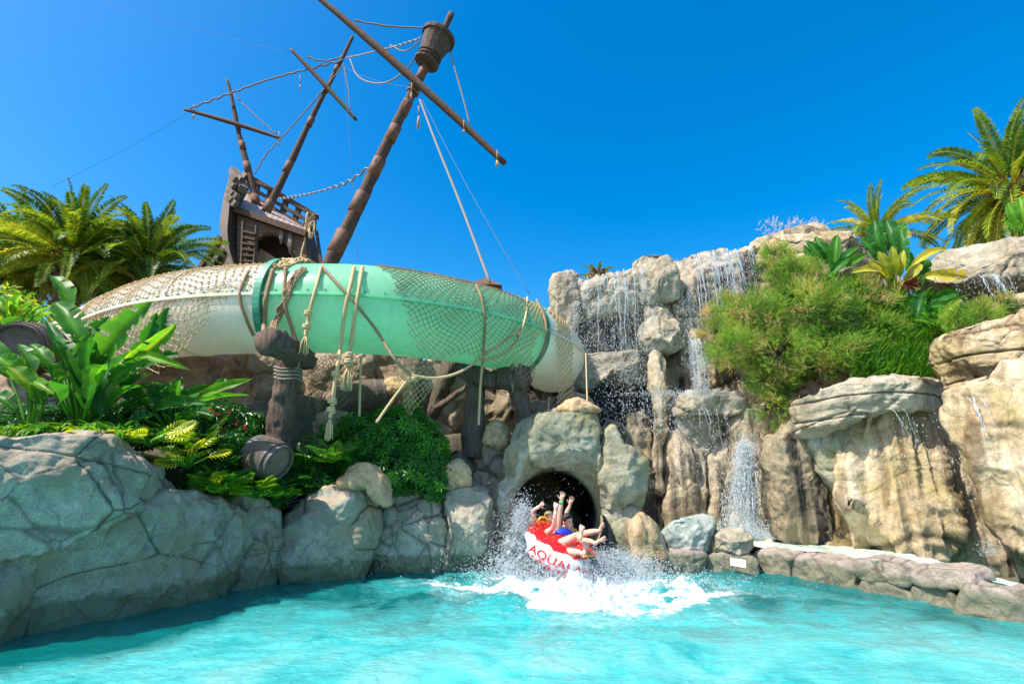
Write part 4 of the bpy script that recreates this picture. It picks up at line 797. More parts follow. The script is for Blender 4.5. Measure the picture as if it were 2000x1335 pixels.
post('thin dark branch leaning across behind the posts', [('trunk', [P(850, 800, 10.2), P(890, 770, 10.1), P(925, 745, 10)], [.06, .06, .05])])

# ---------------------------------------------------------------- barrels, sacks, pot
def barrel(c, ax, L, r, label, group='wooden barrels in the planting'):
    c = np.asarray(c); ax = np.asarray(ax, float); ax /= np.linalg.norm(ax); root = empty('barrel', tuple(c), label, 'barrel', group); mb = MB()
    prof = [(-L / 2, r * .80)] + [(h, r * (.80 + .2 * (1 - (2 * h / L) ** 2))) for h in np.linspace(-L / 2, L / 2, 14)] + [(L / 2, r * .72), (L / 2 - .05, r * .72)]
    lathe(mb, c, ax, [(-L / 2 + .05, r * .72), (-L / 2, r * .72)] + prof, 30); mb.build('staves', M['barrel'], root, smooth=False)
    for h in (-.43, -.28, .28, .43):
        q = r * (.80 + .2 * (1 - (2 * h) ** 2)); mb = MB(); lathe(mb, c, ax, [(L * h - .025, q - .005), (L * h - .025, q + .008), (L * h + .025, q + .008), (L * h + .025, q - .005)], 30); mb.build('hoop', M['hoop'], root, smooth=False)
    for s in (-1, 1):
        mb = MB(); lathe(mb, c, ax, [(s * (L / 2 - .05), r * .725), (s * (L / 2 - .05), .001)], 30); mb.build('lid', M['barrel_lid'], root, smooth=False)
barrel(P(62, 680, 8.4), (-.38, .92, .14), 1.1, .44, 'large dark barrel lying at the left edge beside the tube end')
barrel(P(522, 893, 7.45), (.93, -.30, -.38), .50, .29, 'grey wooden barrel tipped over among ferns at the foot of the carved post')
barrel(P(705, 778, 9.8), (.93, .3, .2), 1.0, .36, 'dark barrel lying on its side behind the hanging tassels')
barrel(P(905, 925, 9.6), (.6, .35, -.7), .8, .24, 'half buried dark barrel leaning behind the sack by the tunnel')
def sack(ol, Y, T, lb):
    return rock(ol, (min(p[0] for p in ol), Y), (max(p[0] for p in ol), Y), T, 'sack', lb, name='sack', back=T, e=.72, amp=.045, freq=2.4, cells=0, res=.02, group='burlap sacks on the rocks', cat='sack', rid=.02, facet=0)
sack([(662, 948), (680, 922), (705, 905), (735, 918), (757, 945), (764, 982), (750, 978), (735, 955), (700, 948)], 8.1, .22, 'limp burlap sack draped over the blocky boulder beside the barrel')
sack([(850, 962), (852, 925), (880, 900), (908, 908), (920, 945), (905, 957)], 8.9, .22, 'round burlap sack with faded marks, right of the dark bush')
sack([(1083, 800), (1098, 784), (1130, 778), (1165, 792), (1172, 803), (1140, 808), (1100, 814)], 9.15, .22, 'pale sandbag lying on the rock above the tunnel')
sack([(736, 750), (765, 740), (795, 745), (803, 758), (790, 776), (745, 772)], 9.9, .25, 'small tan sack on the rocks beside the dark lying barrel')
sack([(945, 872), (950, 840), (965, 828), (985, 832), (994, 855), (990, 876)], 9.7, .22, 'upright tan sack standing on the squat brown rock by the post')

# ---------------------------------------------------------------- the wrecked ship
ship = empty('shipwreck', tuple(P(520, 540, 20)), 'tilted stern of a dark wooden galleon wreck with railing and ladder', 'ship')
YB, YD = 20.0, 23.0
def panel(name, pts, mat, th=.12, parent=ship, dirv=None):
    pts = np.asarray(pts, float); n = len(pts); dv = np.array([0, th, 0]) if dirv is None else np.asarray(dirv) * th
    V = np.vstack([pts, pts + dv]); bmz = MB(); c0, c1 = V[:n].mean(0), V[n:].mean(0); V = np.vstack([V, c0, c1]); q = np.arange(n)
    bmz.add(V, [np.stack([q, (q + 1) % n, np.full(n, 2 * n)], 1), np.stack([n + (q + 1) % n, n + q, np.full(n, 2 * n + 1)], 1), np.stack([q, n + q, n + (q + 1) % n, (q + 1) % n], 1)]); return bmz.build(name, M[mat], parent, smooth=False)
# bulkhead planks with arched opening
mbp = MB(); mbd = MB()
tl, trr, br, bl = np.array([464., 408]), np.array([594., 452]), np.array([612., 530]), np.array([462., 530])
def inarch(x, y):
    cx, cy, rx, ry = 528, 530, 48, 72; return ((x - cx) / rx) ** 2 + ((y - cy) / ry) ** 2 < 1
for row in range(12):
    v0, v1 = row / 12, (row + .93) / 12
    for k in range(90):
        u0, u1 = k / 90, (k + 1.0) / 90
        q = [(tl * (1 - u) + trr * u) * (1 - v) + (bl * (1 - u) + br * u) * v for u, v in ((u0, v0), (u1, v0), (u1, v1), (u0, v1))]
        m_ = sum(q) / 4
        if inarch(*m_): continue
        f = [P(a[0], a[1], YB) for a in q]; b = [p + np.array([0, .08, 0]) for p in f]
        mbp.add(np.array(f + b), np.array([[3, 2, 1, 0], [4, 5, 6, 7], [0, 1, 5, 4], [2, 3, 7, 6], [1, 2, 6, 5], [3, 0, 4, 7]]), .3 + .4 * RNG.random())
mbp.build('bulkhead', M['wood_mid'], ship, smooth=False)
mb = MB(); sweep(mb, [P(528 + 49 * math.cos(q), 530 - 73 * math.sin(q), YB - .03) for q in np.linspace(0, math.pi, 40)], .07, 6); mb.build('arch_trim', M['wood_dark'], ship, smooth=False)
panel('inner_wall', [P(466, 410, YB + 1.2), P(598, 455, YB + 1.2), P(612, 530, YB + 1.2), P(462, 530, YB + 1.2)], 'wood_dark')
panel('sail_cloth', [P(500, 500, YB + .5), P(508, 484, YB + .6), P(545, 508, YB + .4), P(530, 528, YB + .4), P(500, 528, YB + .5)], 'sack', .03)
dk = MB(); A, B_, C_, D_ = P(464, 406, YB - .1), P(596, 452, YB - .1), P(596, 444, YD), P(478, 372, YD)
for k in range(12):
    u0, u1 = k / 12, (k + .94) / 12; f = [A * (1 - u0) + B_ * u0, A * (1 - u1) + B_ * u1, D_ * (1 - u1) + C_ * u1, D_ * (1 - u0) + C_ * u0]; b = [p - np.array([0, 0, .1]) for p in f]
    dk.add(np.array(f + b), np.array([[0, 1, 2, 3], [7, 6, 5, 4], [4, 5, 1, 0], [6, 7, 3, 2], [5, 6, 2, 1], [7, 4, 0, 3]]))
dk.build('deck', M['deck'], ship, smooth=False)
mb = MB(); beam(mb, P(460, 410, YB - .2), P(600, 458, YB - .2), .3, .26); mb.build('deck_beam', M['wood_dark'], ship, smooth=False)
def bm(name, a, b, wd, h, mat='wood_dark', parent=ship): mb = MB(); beam(mb, a, b, wd, h); return mb.build(name, M[mat], parent, smooth=False)
bm('top_rail', P(478, 340, YD - .1), P(614, 420, YD - .1), .2, .22); bm('middle_rail', P(478, 360, YD - .1), P(606, 434, YD - .1), .15, .16); bm('lower_rail', P(476, 374, YD - .2), P(602, 447, YD - .2), .15, .18)
for t in (.0, .17, .38, .62, .82, 1.0): bm('railing_post', P(482 + 125 * t, 342 + 77 * t, YD), P(478 + 118 * t, 376 + 70 * t, YD), .2, .24)
bm('top_rail', P(612, 418, YD - .1), P(618, 424, YB), .2, .2); bm('railing_post', P(608, 424, YB + .4), P(602, 455, YB + .3), .18, .2); bm('railing_post', P(614, 424, YB), P(612, 450, YB), .16, .16)
# left quarter of the hull: curved plank wall coming forward
rows = [((455, 333), (471, 345), (476, 372)), ((447, 350), (462, 362), (468, 388)), ((438, 380), (450, 392), (462, 410)), ((432, 412), (446, 424), (462, 440)), ((429, 440), (444, 452), (460, 468)), ((434, 475), (448, 486), (462, 498)), ((446, 510), (458, 518), (466, 525)), ((455, 530), (465, 534), (470, 538))]
def strip(name, i, j, Ya, Yb, mat, th=.16):
    mbs = MB(); L_ = np.array([P(*r_[i], Ya) for r_ in rows]); R_ = np.array([P(*r_[j], Yb) for r_ in rows]); L_ = catmull(L_, 5); R_ = catmull(R_, 5); n = len(L_); dv = np.array([.05, th, 0])
    V = np.stack([L_, R_, R_ + dv, L_ + dv], 1).reshape(-1, 3); a = np.arange(n - 1)[:, None] * 4; k = np.arange(4)[None]
    mbs.add(V, np.stack([a + k, a + (k + 1) % 4, a + 4 + (k + 1) % 4, a + 4 + k], -1).reshape(-1, 4)); mbs.add(V[:4], np.array([[3, 2, 1, 0]])); mbs.add(V[-4:], np.array([[0, 1, 2, 3]])); mbs.build(name, M[mat], ship, smooth=False)
strip('hull_side', 0, 1, 21.0, 19.6, 'wood_grey', .2); strip('hull_rib', 1, 2, 19.55, 20.2, 'wood_dark', .2)
for k, (a, b) in enumerate([((452, 345), (460, 352)), ((449, 358), (457, 366)), ((447, 372), (455, 380)), ((445, 385), (453, 392)), ((457, 380), (463, 386)), ((455, 395), (461, 400))]): bm('hull_block', P(*a, 19.5), P(*b, 19.45), .2, .28, 'wood_grey')
bm('rail_cap', P(456, 333, 20.5), P(474, 370, 19.6), .34, .3, 'wood_grey'); bm('railing_post', P(473, 350, 21.5), P(484, 335, 22), .2, .2, 'wood_mid')
panel('hull_planking', [P(432, 460, 21), P(446, 505, 20.4), P(455, 530, 20.4), P(385, 540, 21.5), P(400, 510, 21.5)], 'wood_mid', .2)
bm('hull_wale', P(432, 462, 20.9), P(384, 535, 21.2), .2, .22); bm('hull_wale', P(438, 488, 20.5), P(405, 530, 20.9), .22, .26, 'wood_post'); bm('hull_wale', P(446, 512, 20.2), P(470, 520, 20), .3, .4, 'wood_grey')
panel('hull_planking', [P(598, 452, YB - .1), P(611, 455, YB + .8), P(628, 530, YB + .8), P(600, 530, YB - .1)], 'wood_dark', .15)
bm('hull_wale', P(618, 450, YB), P(629, 525, YB), .1, .12)
lad = [((476, 432), (472, 525)), ((502, 440), (497, 525))]
for a, b in lad: bm('ladder_rail', P(*a, YB - .4), P(*b, YB - .6), .12, .1, 'wood_dark')
for t in np.linspace(.22, .97, 7): bm('ladder_step', P(476 - 4 * t, 432 + 93 * t, YB - .48), P(502 - 5 * t, 440 + 85 * t, YB - .48), .22, .09, 'wood_dark')
for x, y0, y1 in ((549, 448, 476), (566, 455, 495)):
    mb = MB()
    for k in range(5): sweep(mb, [P(x + k * 1.3 - 2, y0, YB - .15), P(x + k * 1.5 - 3, (y0 + y1) / 2, YB - .18), P(x + (k - 2) * .6, y1, YB - .15)], .02, 4)
    mb.build('frayed_rope', M['rope_grey'], ship)
mb = MB(); sweep(mb, catmull([P(601, 415, 19.8), P(597, 440, 19.8), P(595, 470, 19.8), P(590, 490, 19.8), P(588, 508, 19.8)], 6), .04, 6)
for k in range(5): a = np.linspace(0, 6.28, 16); c = P(606 + k, 448 + 5 * math.sin(k), 19.8 - .04 * k); sweep(mb, c + np.stack([.10 * np.cos(a), 0 * a, .30 * np.sin(a)], 1), .028, 5, cap=False)
mb.build('coiled_rope', M['rope'], ship)
# masts and yards, each a mast with its yard lashed on
def mast(label, p0, p1, r0, r1, y0, y1, yr, bands=(), mat='wood_dark', extra=None, bandr=1.25):
    root = empty('mast', tuple(p0), label, 'mast', 'masts of the wreck'); mb = MB(); p = resample(np.array([p0, p1]), 40, False); V0 = .03 * np.sin(np.linspace(0, 9, 40)); p[:, 0] += V0
    sweep(mb, p, np.linspace(r0, r1, 40) * (1 + .05 * RNG.standard_normal(40)), 12, wob=.06); mb.build('pole', M[mat], root)
    mb = MB(); q = resample(np.array([y0, y1]), 30, False); L = np.linalg.norm(y1 - y0); t = np.linspace(0, 1, 30); q[:, 2] -= .012 * L * np.abs(2 * t - 1) ** 2
    sweep(mb, q, yr * (.65 + .35 * np.sin(np.pi * np.clip(t, .02, .98))), 10, wob=.06); mb.build('yard', M[mat], root)
    for t_ in bands:
        c = p0 * (1 - t_) + p1 * t_; rr = (r0 * (1 - t_) + r1 * t_) * bandr; mb = MB(); hgt = rr * 1.6; lathe(mb, c, p1 - p0, [(-hgt, rr * .8), (-hgt * .95, rr), (0, rr * .97), (hgt * .9, rr), (hgt, rr * .8)], 14); mb.build('band', M['band'], root)
    # lashing at the crossing
    best = None
    for a in np.linspace(0, 1, 80):
        pp = p0 * (1 - a) + p1 * a; d = np.linalg.norm(q - pp, axis=1); k = d.argmin()
        if best is None or d[k] < best[0]: best = (d[k], pp)
    ax = (p1 - p0) / np.linalg.norm(p1 - p0); u = np.cross(ax, [0, 1, 0]); u /= np.linalg.norm(u); v = np.cross(ax, u); a = np.linspace(0, 40, 160); rr = r1 * 1.9
    mb = MB(); sweep(mb, best[1] + ax * (np.sin(a * .13) * r1 * 2)[:, None] + rr * (np.cos(a)[:, None] * u + np.sin(a)[:, None] * v), .022 if r1 > .08 else .016, 5); mb.build('lashing', M['rope_dark'], root)
    return root
m1 = mast('tall thick leaning mast with leather bands, crow\'s nest and long crossed yard', P(636, 530, 14), P(881, 27, 14), .235, .10, P(615, -16, 13.7), P(986, 313, 13.7), .125, (.10, .24, .37, .50, .60, .74), bandr=1.1)
def crow():
    ax = (P(881, 27, 14) - P(636, 530, 14)); ax /= np.linalg.norm(ax); c = P(845, 98, 13.95); ns = 14
    prof = [(-.56, .05), (-.56, .40), (-.50, .42), (-.48, .30), (-.36, .34), (-.1, .385), (.3, .47), (.50, .52), (.52, .56), (.60, .56), (.60, .50), (.2, .42), (-.3, .30), (-.3, .02)]
    mb = MB(); lathe(mb, c, ax, prof, ns); nest = mb.build('crows_nest', M['wood_post'], m1, smooth=False)
    mb = MB()
    for h, rr in ((-.36, .345), (-.25, .37), (.48, .53)): lathe(mb, c, ax, [(h - .03, rr), (h - .03, rr + .03), (h + .03, rr + .035), (h + .03, rr)], ns)
    mb.build('hoops', M['wood_dark'], nest, smooth=False)
crow()
mast('middle slender mast rising from the wreck deck with a steep crossed yard', P(519, 415, 21.3), P(688, 72, 21.3), .17, .075, P(569, 95, 21.1), P(696, 232, 21.1), .11, (.03, .24, .49, .8))
mast('left short crooked mast with a nearly level yard', P(500, 398, 21.8), P(443, 155, 21.8), .17, .06, P(361, 212, 21.6), P(547, 268, 21.6), .11, (.02, .28, .45))
RG2 = 'rigging ropes of the wreck'
for (pts, r_, lb, wv, sg) in [
  ([(692, 40, 13.6), (760, 50, 13.7), (855, 55, 13.8)], .028, 'dark rope from the long yard to the tip of the tall mast', .015, .03),
  ([(880, 105, 13.9), (900, 175, 13.8), (917, 240, 13.7)], .026, 'rope from the crow\'s nest down to the right end of the long yard', .01, 0),
  ([(545, 388, 20.5), (620, 370, 17), (680, 352, 15), (722, 325, 14)], .03, 'wavy rope strung from the wreck deck to the tall mast', .06, .1),
  ([(370, 212, 21.5), (450, 180, 21.5), (540, 148, 21.4), (670, 118, 21.2)], .04, 'long wavy rope from the left yard to the top of the middle mast', .05, .1),
  ([(600, 112, 21.1), (640, 116, 21.2), (668, 110, 21.3)], .035, 'short wavy rope from the middle yard to its mast', .06, .1),
  ([(676, 113, 21.2), (720, 100, 18), (770, 88, 16), (822, 75, 14)], .03, 'rope from the middle mast top to the crow\'s nest', .03, .1),
  ([(455, 182, 21.7), (500, 225, 21.6), (540, 262, 21.6)], .03, 'rope from the left mast top to the right end of its yard', .03, .05),
  ([(497, 340, 21.5), (520, 300, 21.3), (545, 272, 21.3), (600, 210, 21.2), (672, 125, 21.2)], .032, 'rope from the wreck railing past the left yard to the middle mast', .05, .1),
  ([(672, 130, 21.2), (680, 170, 21.1), (684, 212, 21.1)], .028, 'short rope from the middle mast to the lower end of its yard', .02, 0),
  ([(683, 115, 20.5), (700, 150, 18), (745, 163, 16), (790, 140, 14.5), (815, 105, 14)], .028, 'slack grey rope looping between middle mast and tall mast', .0, 0),
  ([(762, 88, 15), (790, 100, 14.5), (822, 80, 14)], .022, 'small slack loop of grey rope left of the crow\'s nest', .0, 0)]:
    rope([P(*q) for q in pts], r_, lb, 'rope_grey', 'rope', RG2, wave=wv, wl=.55, sag=sg)
rope([P(820, 195, 13.6), P(850, 275, 12), P(900, 400, 10.6), P(957, 552, 9.3)], .03, 'long pale stay rope from the tall mast down to the slide', 'rope_grey', 'rope', RG2)
for (a, b, lb) in [((200, 0, 25), (570, 104, 21), 'thin steel wire from the upper left sky to the middle yard'), ((100, 365, 22), (365, 222, 21.5), 'thin steel wire from the left palms up to the left yard'), ((825, 195, 13.8), (1035, 575, 11), 'thin steel wire stay right of the pale stay rope'),
     ((700, 510, 20), (672, 135, 21), 'thin steel wire hanging from the middle mast'), ((680, 135, 21), (800, 170, 14), 'thin steel wire between the middle mast and the tall mast')]:
    mb = MB(); p = resample(np.array([P(*a), P(*b)]), 20, False); t = np.linspace(0, 1, 20); p[:, 2] -= .15 * 4 * t * (1 - t) * (a[1] < 400) ; sweep(mb, p, .008, 4); tag(mb.build('steel_wire', M['wire']), lb, 'wire', 'steel wires of the rigging')
for (x, y, Y_, L_, lb) in [(804, 180, 13.6, .45, 'fat tassel hanging just below the crossing on the tall mast'), (971, 312, 13.5, .4, 'tassel hanging from the far right tip of the long yard'), (906, 253, 13.6, .2, 'small tassel on the right half of the long yard'), (586, 165, 21.2, .5, 'small weight hanging from the long wavy rope'), (379, 222, 21.5, .5, 'cord end hanging from the left tip of the left yard'), (545, 275, 21.3, .5, 'tassel hanging at the right tip of the left yard'), (818, 225, 13.5, .8, 'dark cord hanging below the tall mast crossing')]:
    root = empty('tassel', tuple(P(x, y, Y_)), lb, 'tassel', 'tassels hanging in the rigging'); mb = MB(); sweep(mb, [P(x, y - 18, Y_), P(x, y, Y_)], .022, 5); mb.build('cord', M['rope_dark'], root); tassel(root, P(x, y, Y_), L_ * .6, .05, 'rope')
# little roof seen above the tube
hut = empty('hut', tuple(P(948, 560, 13)), 'small brown pitched hut roof peeking over the slide tube', 'hut')
panel('roof', [P(920, 553, 14), P(948, 541, 14.6), P(980, 556, 14)], 'roof', .8, hut); panel('wall', [P(925, 556, 14.2), P(975, 558, 14.2), P(975, 600, 14.2), P(925, 600, 14.2)], 'wood_mid', .6, hut)
# depth sign
sg = empty('depth_sign', tuple(P(1441, 1108, 8.5)), 'small white depth sign reading 1.30 mts. fixed to a rim stone', 'sign')
a_, b_, c_, d_ = P(1426, 1088, 8.43), P(1456, 1093, 8.33), P(1457, 1108, 8.31), P(1427, 1103, 8.41)
mb = MB(); nrm = np.cross(b_ - a_, d_ - a_); nrm /= np.linalg.norm(nrm); nrm = nrm if nrm[1] < 0 else -nrm
mb.add(np.array([a_, b_, c_, d_, a_ - nrm * .03, b_ - nrm * .03, c_ - nrm * .03, d_ - nrm * .03]), np.array([[3, 2, 1, 0], [4, 5, 6, 7], [0, 1, 5, 4], [1, 2, 6, 5], [2, 3, 7, 6], [3, 0, 4, 7]])); mb.build('plate', M['white_paint'], sg, smooth=False)
def text_mesh(s, size=1.0, off=0.0):
    cu = bpy.data.curves.new('t', 'FONT'); cu.body = s; cu.size = size; cu.resolution_u = 3; cu.offset = off; o = bpy.data.objects.new('t', cu); C.objects.link(o); bpy.context.view_layer.update()
    me = o.evaluated_get(bpy.context.evaluated_depsgraph_get()).to_mesh(); import bmesh as B2; b = B2.new(); b.from_mesh(me); B2.ops.triangulate(b, faces=b.faces[:])
    B2.ops.subdivide_edges(b, edges=[e for e in b.edges if e.calc_length() > .12 * size], cuts=2); B2.ops.triangulate(b, faces=b.faces[:])
    V = np.array([v.co[:] for v in b.verts]); F = np.array([[v.index for v in f.verts] for f in b.faces]); b.free(); bpy.data.objects.remove(o); bpy.data.curves.remove(cu); return V, F
V, F = text_mesh('1.30 mts.'); V[:, 0] /= V[:, 0].max(); V[:, 1] /= .9
U = b_ - a_; W_ = a_ - d_; mk('lettering', d_ + U * (.12 + .76 * V[:, :1]) + W_ * (.26 + .52 * V[:, 1:2]) + nrm * .004, F, M['ink'], sg, False)
# ---------------------------------------------------------------- vegetation
def unit(v): v = np.asarray(v, float); return v / (np.linalg.norm(v, axis=-1, keepdims=True) + 1e-9)
def frond_pts(base, d0, L, droop, n=14):
    """rachis leaving base along d0 and bending down"""
    p = [np.asarray(base, float)]; d = unit(d0)
    for k in range(n): d = unit(d + np.array([0, 0, -droop * (k / n + .25) / n * 2])); p.append(p[-1] + d * L / n)
    return np.array(p)
def palm(label, c, L, nf, foot, tr, seed, lo=-.5, leaf=.30, tint=.5, group='date palms beyond the slide', sun=None, tw=.012):
    rg = np.random.default_rng(seed); c = np.asarray(c, float); root = empty('palm_tree', tuple(foot), label, 'palm tree', group)
    mb = MB(); n = 60; t = np.linspace(0, 1, n); foot = np.asarray(foot, float); p = foot + (c - foot) * t[:, None]
    sweep(mb, p, tr * (1 + .10 * np.sign(np.sin(t * 90)) * (.5 + .5 * rg.random(n)) + .45 * t ** 6), 14, wob=.1)
    for k in range(90):
        a = rg.random() * 6.28; h = rg.random() * .22; q = c + np.array([math.cos(a) * tr * 1.2, math.sin(a) * tr * 1.2, -h * L]); sweep(mb, [q, q + np.array([math.cos(a), math.sin(a), 1.2]) * .22], [.06, .03], 4)
    mb.build('trunk', M['trunk'], root)
    mb = MB(); mr = MB()
    for f in range(nf):
        a = f * 2.39996 + rg.normal() * .15; e = 1 - (f + .5) / nf; el = lo + (1.45 - lo) * e ** 1.1
        d0 = np.array([math.cos(a) * math.cos(el), math.sin(a) * math.cos(el), math.sin(el)]); Lf = L * (.85 + .25 * rg.random()) * (.8 + .2 * math.cos(el - .3))
        P_ = frond_pts(c + d0 * tr, d0, Lf, .75 + .5 * rg.random(), 18); mr_r = np.linspace(.03, .006, 19) * L / 2.5; sweep(mr, P_, mr_r, 4, tint=.95)
        m = 74; tt = np.linspace(.14, .995, m); idx = tt * 18; P2 = np.stack([np.interp(idx, np.arange(19), P_[:, k]) for k in range(3)], 1); T2 = unit(np.gradient(P2, axis=0))
        S = unit(np.cross(T2, [0, 0, 1])); roll = rg.normal() * .5; U = np.cross(S, T2); S2 = S * math.cos(roll) + U * math.sin(roll); U2 = np.cross(S2, T2)
        ll = leaf * L / 2.5 * np.sin(np.pi * np.clip(tt, 0, 1) ** .75 * .93 + .12) ** .6; tb = np.clip(tint + .14 * rg.normal() + (.25 if e < .25 else 0) - .1 * (e > .8), 0, 1)
        for sd_ in (-1, 1):
            dirs = unit(S2 * sd_ * .85 + T2 * (.62 + .1 * rg.normal(size=(m, 1))) + U2 * (.28 + .12 * rg.normal(size=(m, 1))))
            tip = P2 + dirs * ll[:, None] * (.9 + .2 * rg.random((m, 1))) + np.array([0, 0, -1]) * (ll * .16)[:, None]; mid = P2 + dirs * ll[:, None] * .5; wv = unit(np.cross(dirs, U2)) * tw * L / 2.5 * 1.6
            V = np.stack([P2, mid + wv, tip, mid - wv], 1).reshape(-1, 3); mb.add(V, np.arange(m * 4).reshape(-1, 4), np.repeat(np.clip(tb + .08 * rg.normal(size=m), 0, 1), 4))
    cr_ = mb.build('crown', M['palm'], root, smooth=False); mr.build('frond_stalks', M['palm'], cr_)
    return root
def pal(label, px, py, Y, L, nf, seed, footpy=None, **k):
    c = P(px, py, Y); f = c + np.array([.15, 0, -(k.pop('h', 3.5))]); return palm(label, c, L, nf, f, k.pop('tr', .28), seed, **k)
pal('tall date palm at the far left frame edge with arching fronds', 42, 535, 17, 2.9, 84, 1, lo=-.35, tint=.36)
pal('biggest date palm, second from the left, its fronds fanning over the slide end', 138, 512, 16, 2.85, 96, 2, lo=-.35, tint=.4)
pal('date palm nearest the ship wreck, with spreading lower fronds', 288, 528, 17, 2.7, 74, 3, lo=-.3, tint=.34)
pal('palm half hidden between the two larger left palms', 215, 545, 19, 2.2, 40, 4, lo=-.2, tint=.35)
pal('yellow green date palm on the upper right ledge, leaving the frame', 1978, 378, 12.5, 2.35, 100, 5, lo=-.85, tint=.5, h=1.6, tr=.3, group='palms on the right ledge')
pal('short young palm behind the broad leaved plants on the crest', 1712, 466, 13.0, 1.6, 30, 6, lo=.0, tint=.62, h=1.0, tr=.12, group='palms on the right ledge')
pal('tiny palm tuft peeking over the waterfall crest', 1168, 545, 14, .62, 16, 7, lo=.2, tint=.6, h=.6, tr=.05, group='palms on the right ledge', tw=.03)
# broad leaves (bird of paradise)
def blade(mb, a, b, wid, nrm, bend=.15, fold=.32, tint=.5, n=26, tear=0, rg=RNG):
    a = np.asarray(a, float); b = np.asarray(b, float); L = np.linalg.norm(b - a); T = (b - a) / L; S = unit(np.cross(T, nrm)); U = unit(np.cross(S, T)); t = np.linspace(0, 1, n + 1)
    mid = a + T * (L * t)[:, None] + U * (bend * L * np.sin(np.pi * t))[:, None]
    wv = wid / 2 * np.sin(np.pi * np.clip(t, .0, 1) ** .85) ** .62; wv[0] = .01; wv[-1] = .003
    cols = np.array([-1, -.66, -.33, 0, .33, .66, 1]); ph = rg.random() * 6
    V = np.stack([mid + S * (wv * c * (1 + .05 * np.sin(t * 23 + ph)))[:, None] + U * (abs(c) ** 1.3 * wv * fold * 2 + .035 * wid * np.sin(t * 16 + ph + c * 2) * abs(c))[:, None] for c in cols], 1)
    tn = np.clip(tint + .05 * rg.normal() + .04 * np.sin(t[:, None] * 70) + .0 * cols[None] + .10 * (np.abs(cols[None]) > .9) * (t[:, None] > .2) + .22 * (cols[None] == 0), 0, 1)
    F = gridF(n + 1, 7)
    if tear:
        keep = np.ones(len(F), bool)
        for k in rg.choice(np.arange(4, n - 2), 7, replace=False):
            if rg.random() < .5: keep[k * 6] = False; keep[k * 6 + 1] = rg.random() < .4
            else: keep[k * 6 + 5] = False; keep[k * 6 + 4] = rg.random() < .4
        F = F[keep]; tn[:, 0] = np.where(rg.random(n + 1) < .25, 1.0, tn[:, 0]); tn[:, 6] = np.where(rg.random(n + 1) < .25, 1.0, tn[:, 6])
        for k in rg.choice(n - 2, min(tear, n - 2), replace=False) + 1:
            s = rg.integers(0, 2); V[k + 1, (0 if s else 6)] += (V[k, (0 if s else 6)] - V[k + 1, (0 if s else 6)]) * .8 ; V[k + 1, (1 if s else 5)] += (V[k, (1 if s else 5)] - V[k + 1, (1 if s else 5)]) * .4
    mb.add(V.reshape(-1, 3), F, tn.reshape(-1))
def broad_plant(label, base, leaves, mat='strel', group='broad leaved tropical plants', fill=0, spread=.5, fh=1.0, seed=0, ft=.45):
    """leaves: (blade base px, tip px, width px, Y, dY)"""
    rg = np.random.default_rng(seed); base = np.asarray(base, float); root = empty('broad_leaved_plant', tuple(base), label, 'plant', group); mb = MB(); ms = MB()
    for (bx, by, tx, ty, wpx, Y, dY, tint, *rest) in leaves:
        a = P(bx, by, Y); b = P(tx, ty, Y + dY); wd = wpx * Y / 1000 * .84; view = unit(CAM - (a + b) / 2); nr = unit(view + rg.normal(size=3) * .25 + np.array([0, 0, .45]))
        blade(mb, a, b, wd, nr, bend=(.10 if not rest else rest[0]), tint=tint, tear=(3 if wpx > 27 else 0), rg=rg)
        m_ = (base + a) / 2 + np.array([0, 0, -.05 * np.linalg.norm(a - base)]); m_[:2] = base[:2] * .6 + a[:2] * .4; sweep(ms, catmull([base + rg.normal(size=3) * .05, m_, a, a + (b - a) * .5, a + (b - a) * .93], 6), np.linspace(.022, .005, 25), 6, tint=.72)
    for k in range(fill):
        an = rg.random() * 6.28; el = .5 + rg.random() * .9; d = np.array([math.cos(an) * math.cos(el), math.sin(an) * math.cos(el), math.sin(el)]); a = base + d * fh * (.45 + .4 * rg.random()) * [spread * 2, spread * 2, 1]; b = a + unit(d * [1.2, 1.2, .8]) * fh * (.35 + .25 * rg.random())
        blade(mb, a, b, fh * (.14 + .08 * rg.random()), unit(np.array([-d[0] * .6, -d[1] * .6 - .2, 1])), bend=.12, tint=ft + .12 * rg.normal(), rg=rg); sweep(ms, [base, a], [.02, .012], 5, tint=.6)
    mb.build('leaves', M[mat], root); ms.build('stalks', M[mat], root); return root
YL = 6.6
broad_plant('large bird of paradise plant with upright paddle leaves before the netted slide', P(155, 850, YL), [
 (134, 603, 101, 538, 44, YL + .3, .1, .55), (165, 675, 108, 590, 56, YL + .1, .1, .52), (128, 712, 92, 628, 26, YL + .4, .1, .4), (168, 800, 103, 655, 60, YL - .2, .1, .45), (182, 718, 298, 588, 62, YL - .3, -.1, .62),
 (148, 770, 180, 640, 52, YL, .1, .5), (198, 812, 195, 700, 62, YL - .1, .1, .3), (240, 715, 345, 632, 40, YL + .1, -.1, .68), (242, 722, 306, 610, 40, YL + .4, .1, .38), (105, 735, 60, 672, 34, YL + .2, .1, .55),
 (215, 745, 290, 700, 38, YL - .2, -.2, .6), (150, 690, 215, 618, 38, YL + .3, .1, .35), (270, 722, 350, 690, 36, YL + .3, .0, .3), (225, 760, 205, 690, 40, YL + .3, .1, .45), (120, 760, 130, 700, 40, YL + .1, .1, .35), (300, 680, 330, 600, 34, YL + .6, .1, .3), (260, 690, 370, 722, 22, YL, -.1, .85)], seed=1, fill=26, fh=1.0, ft=.4)
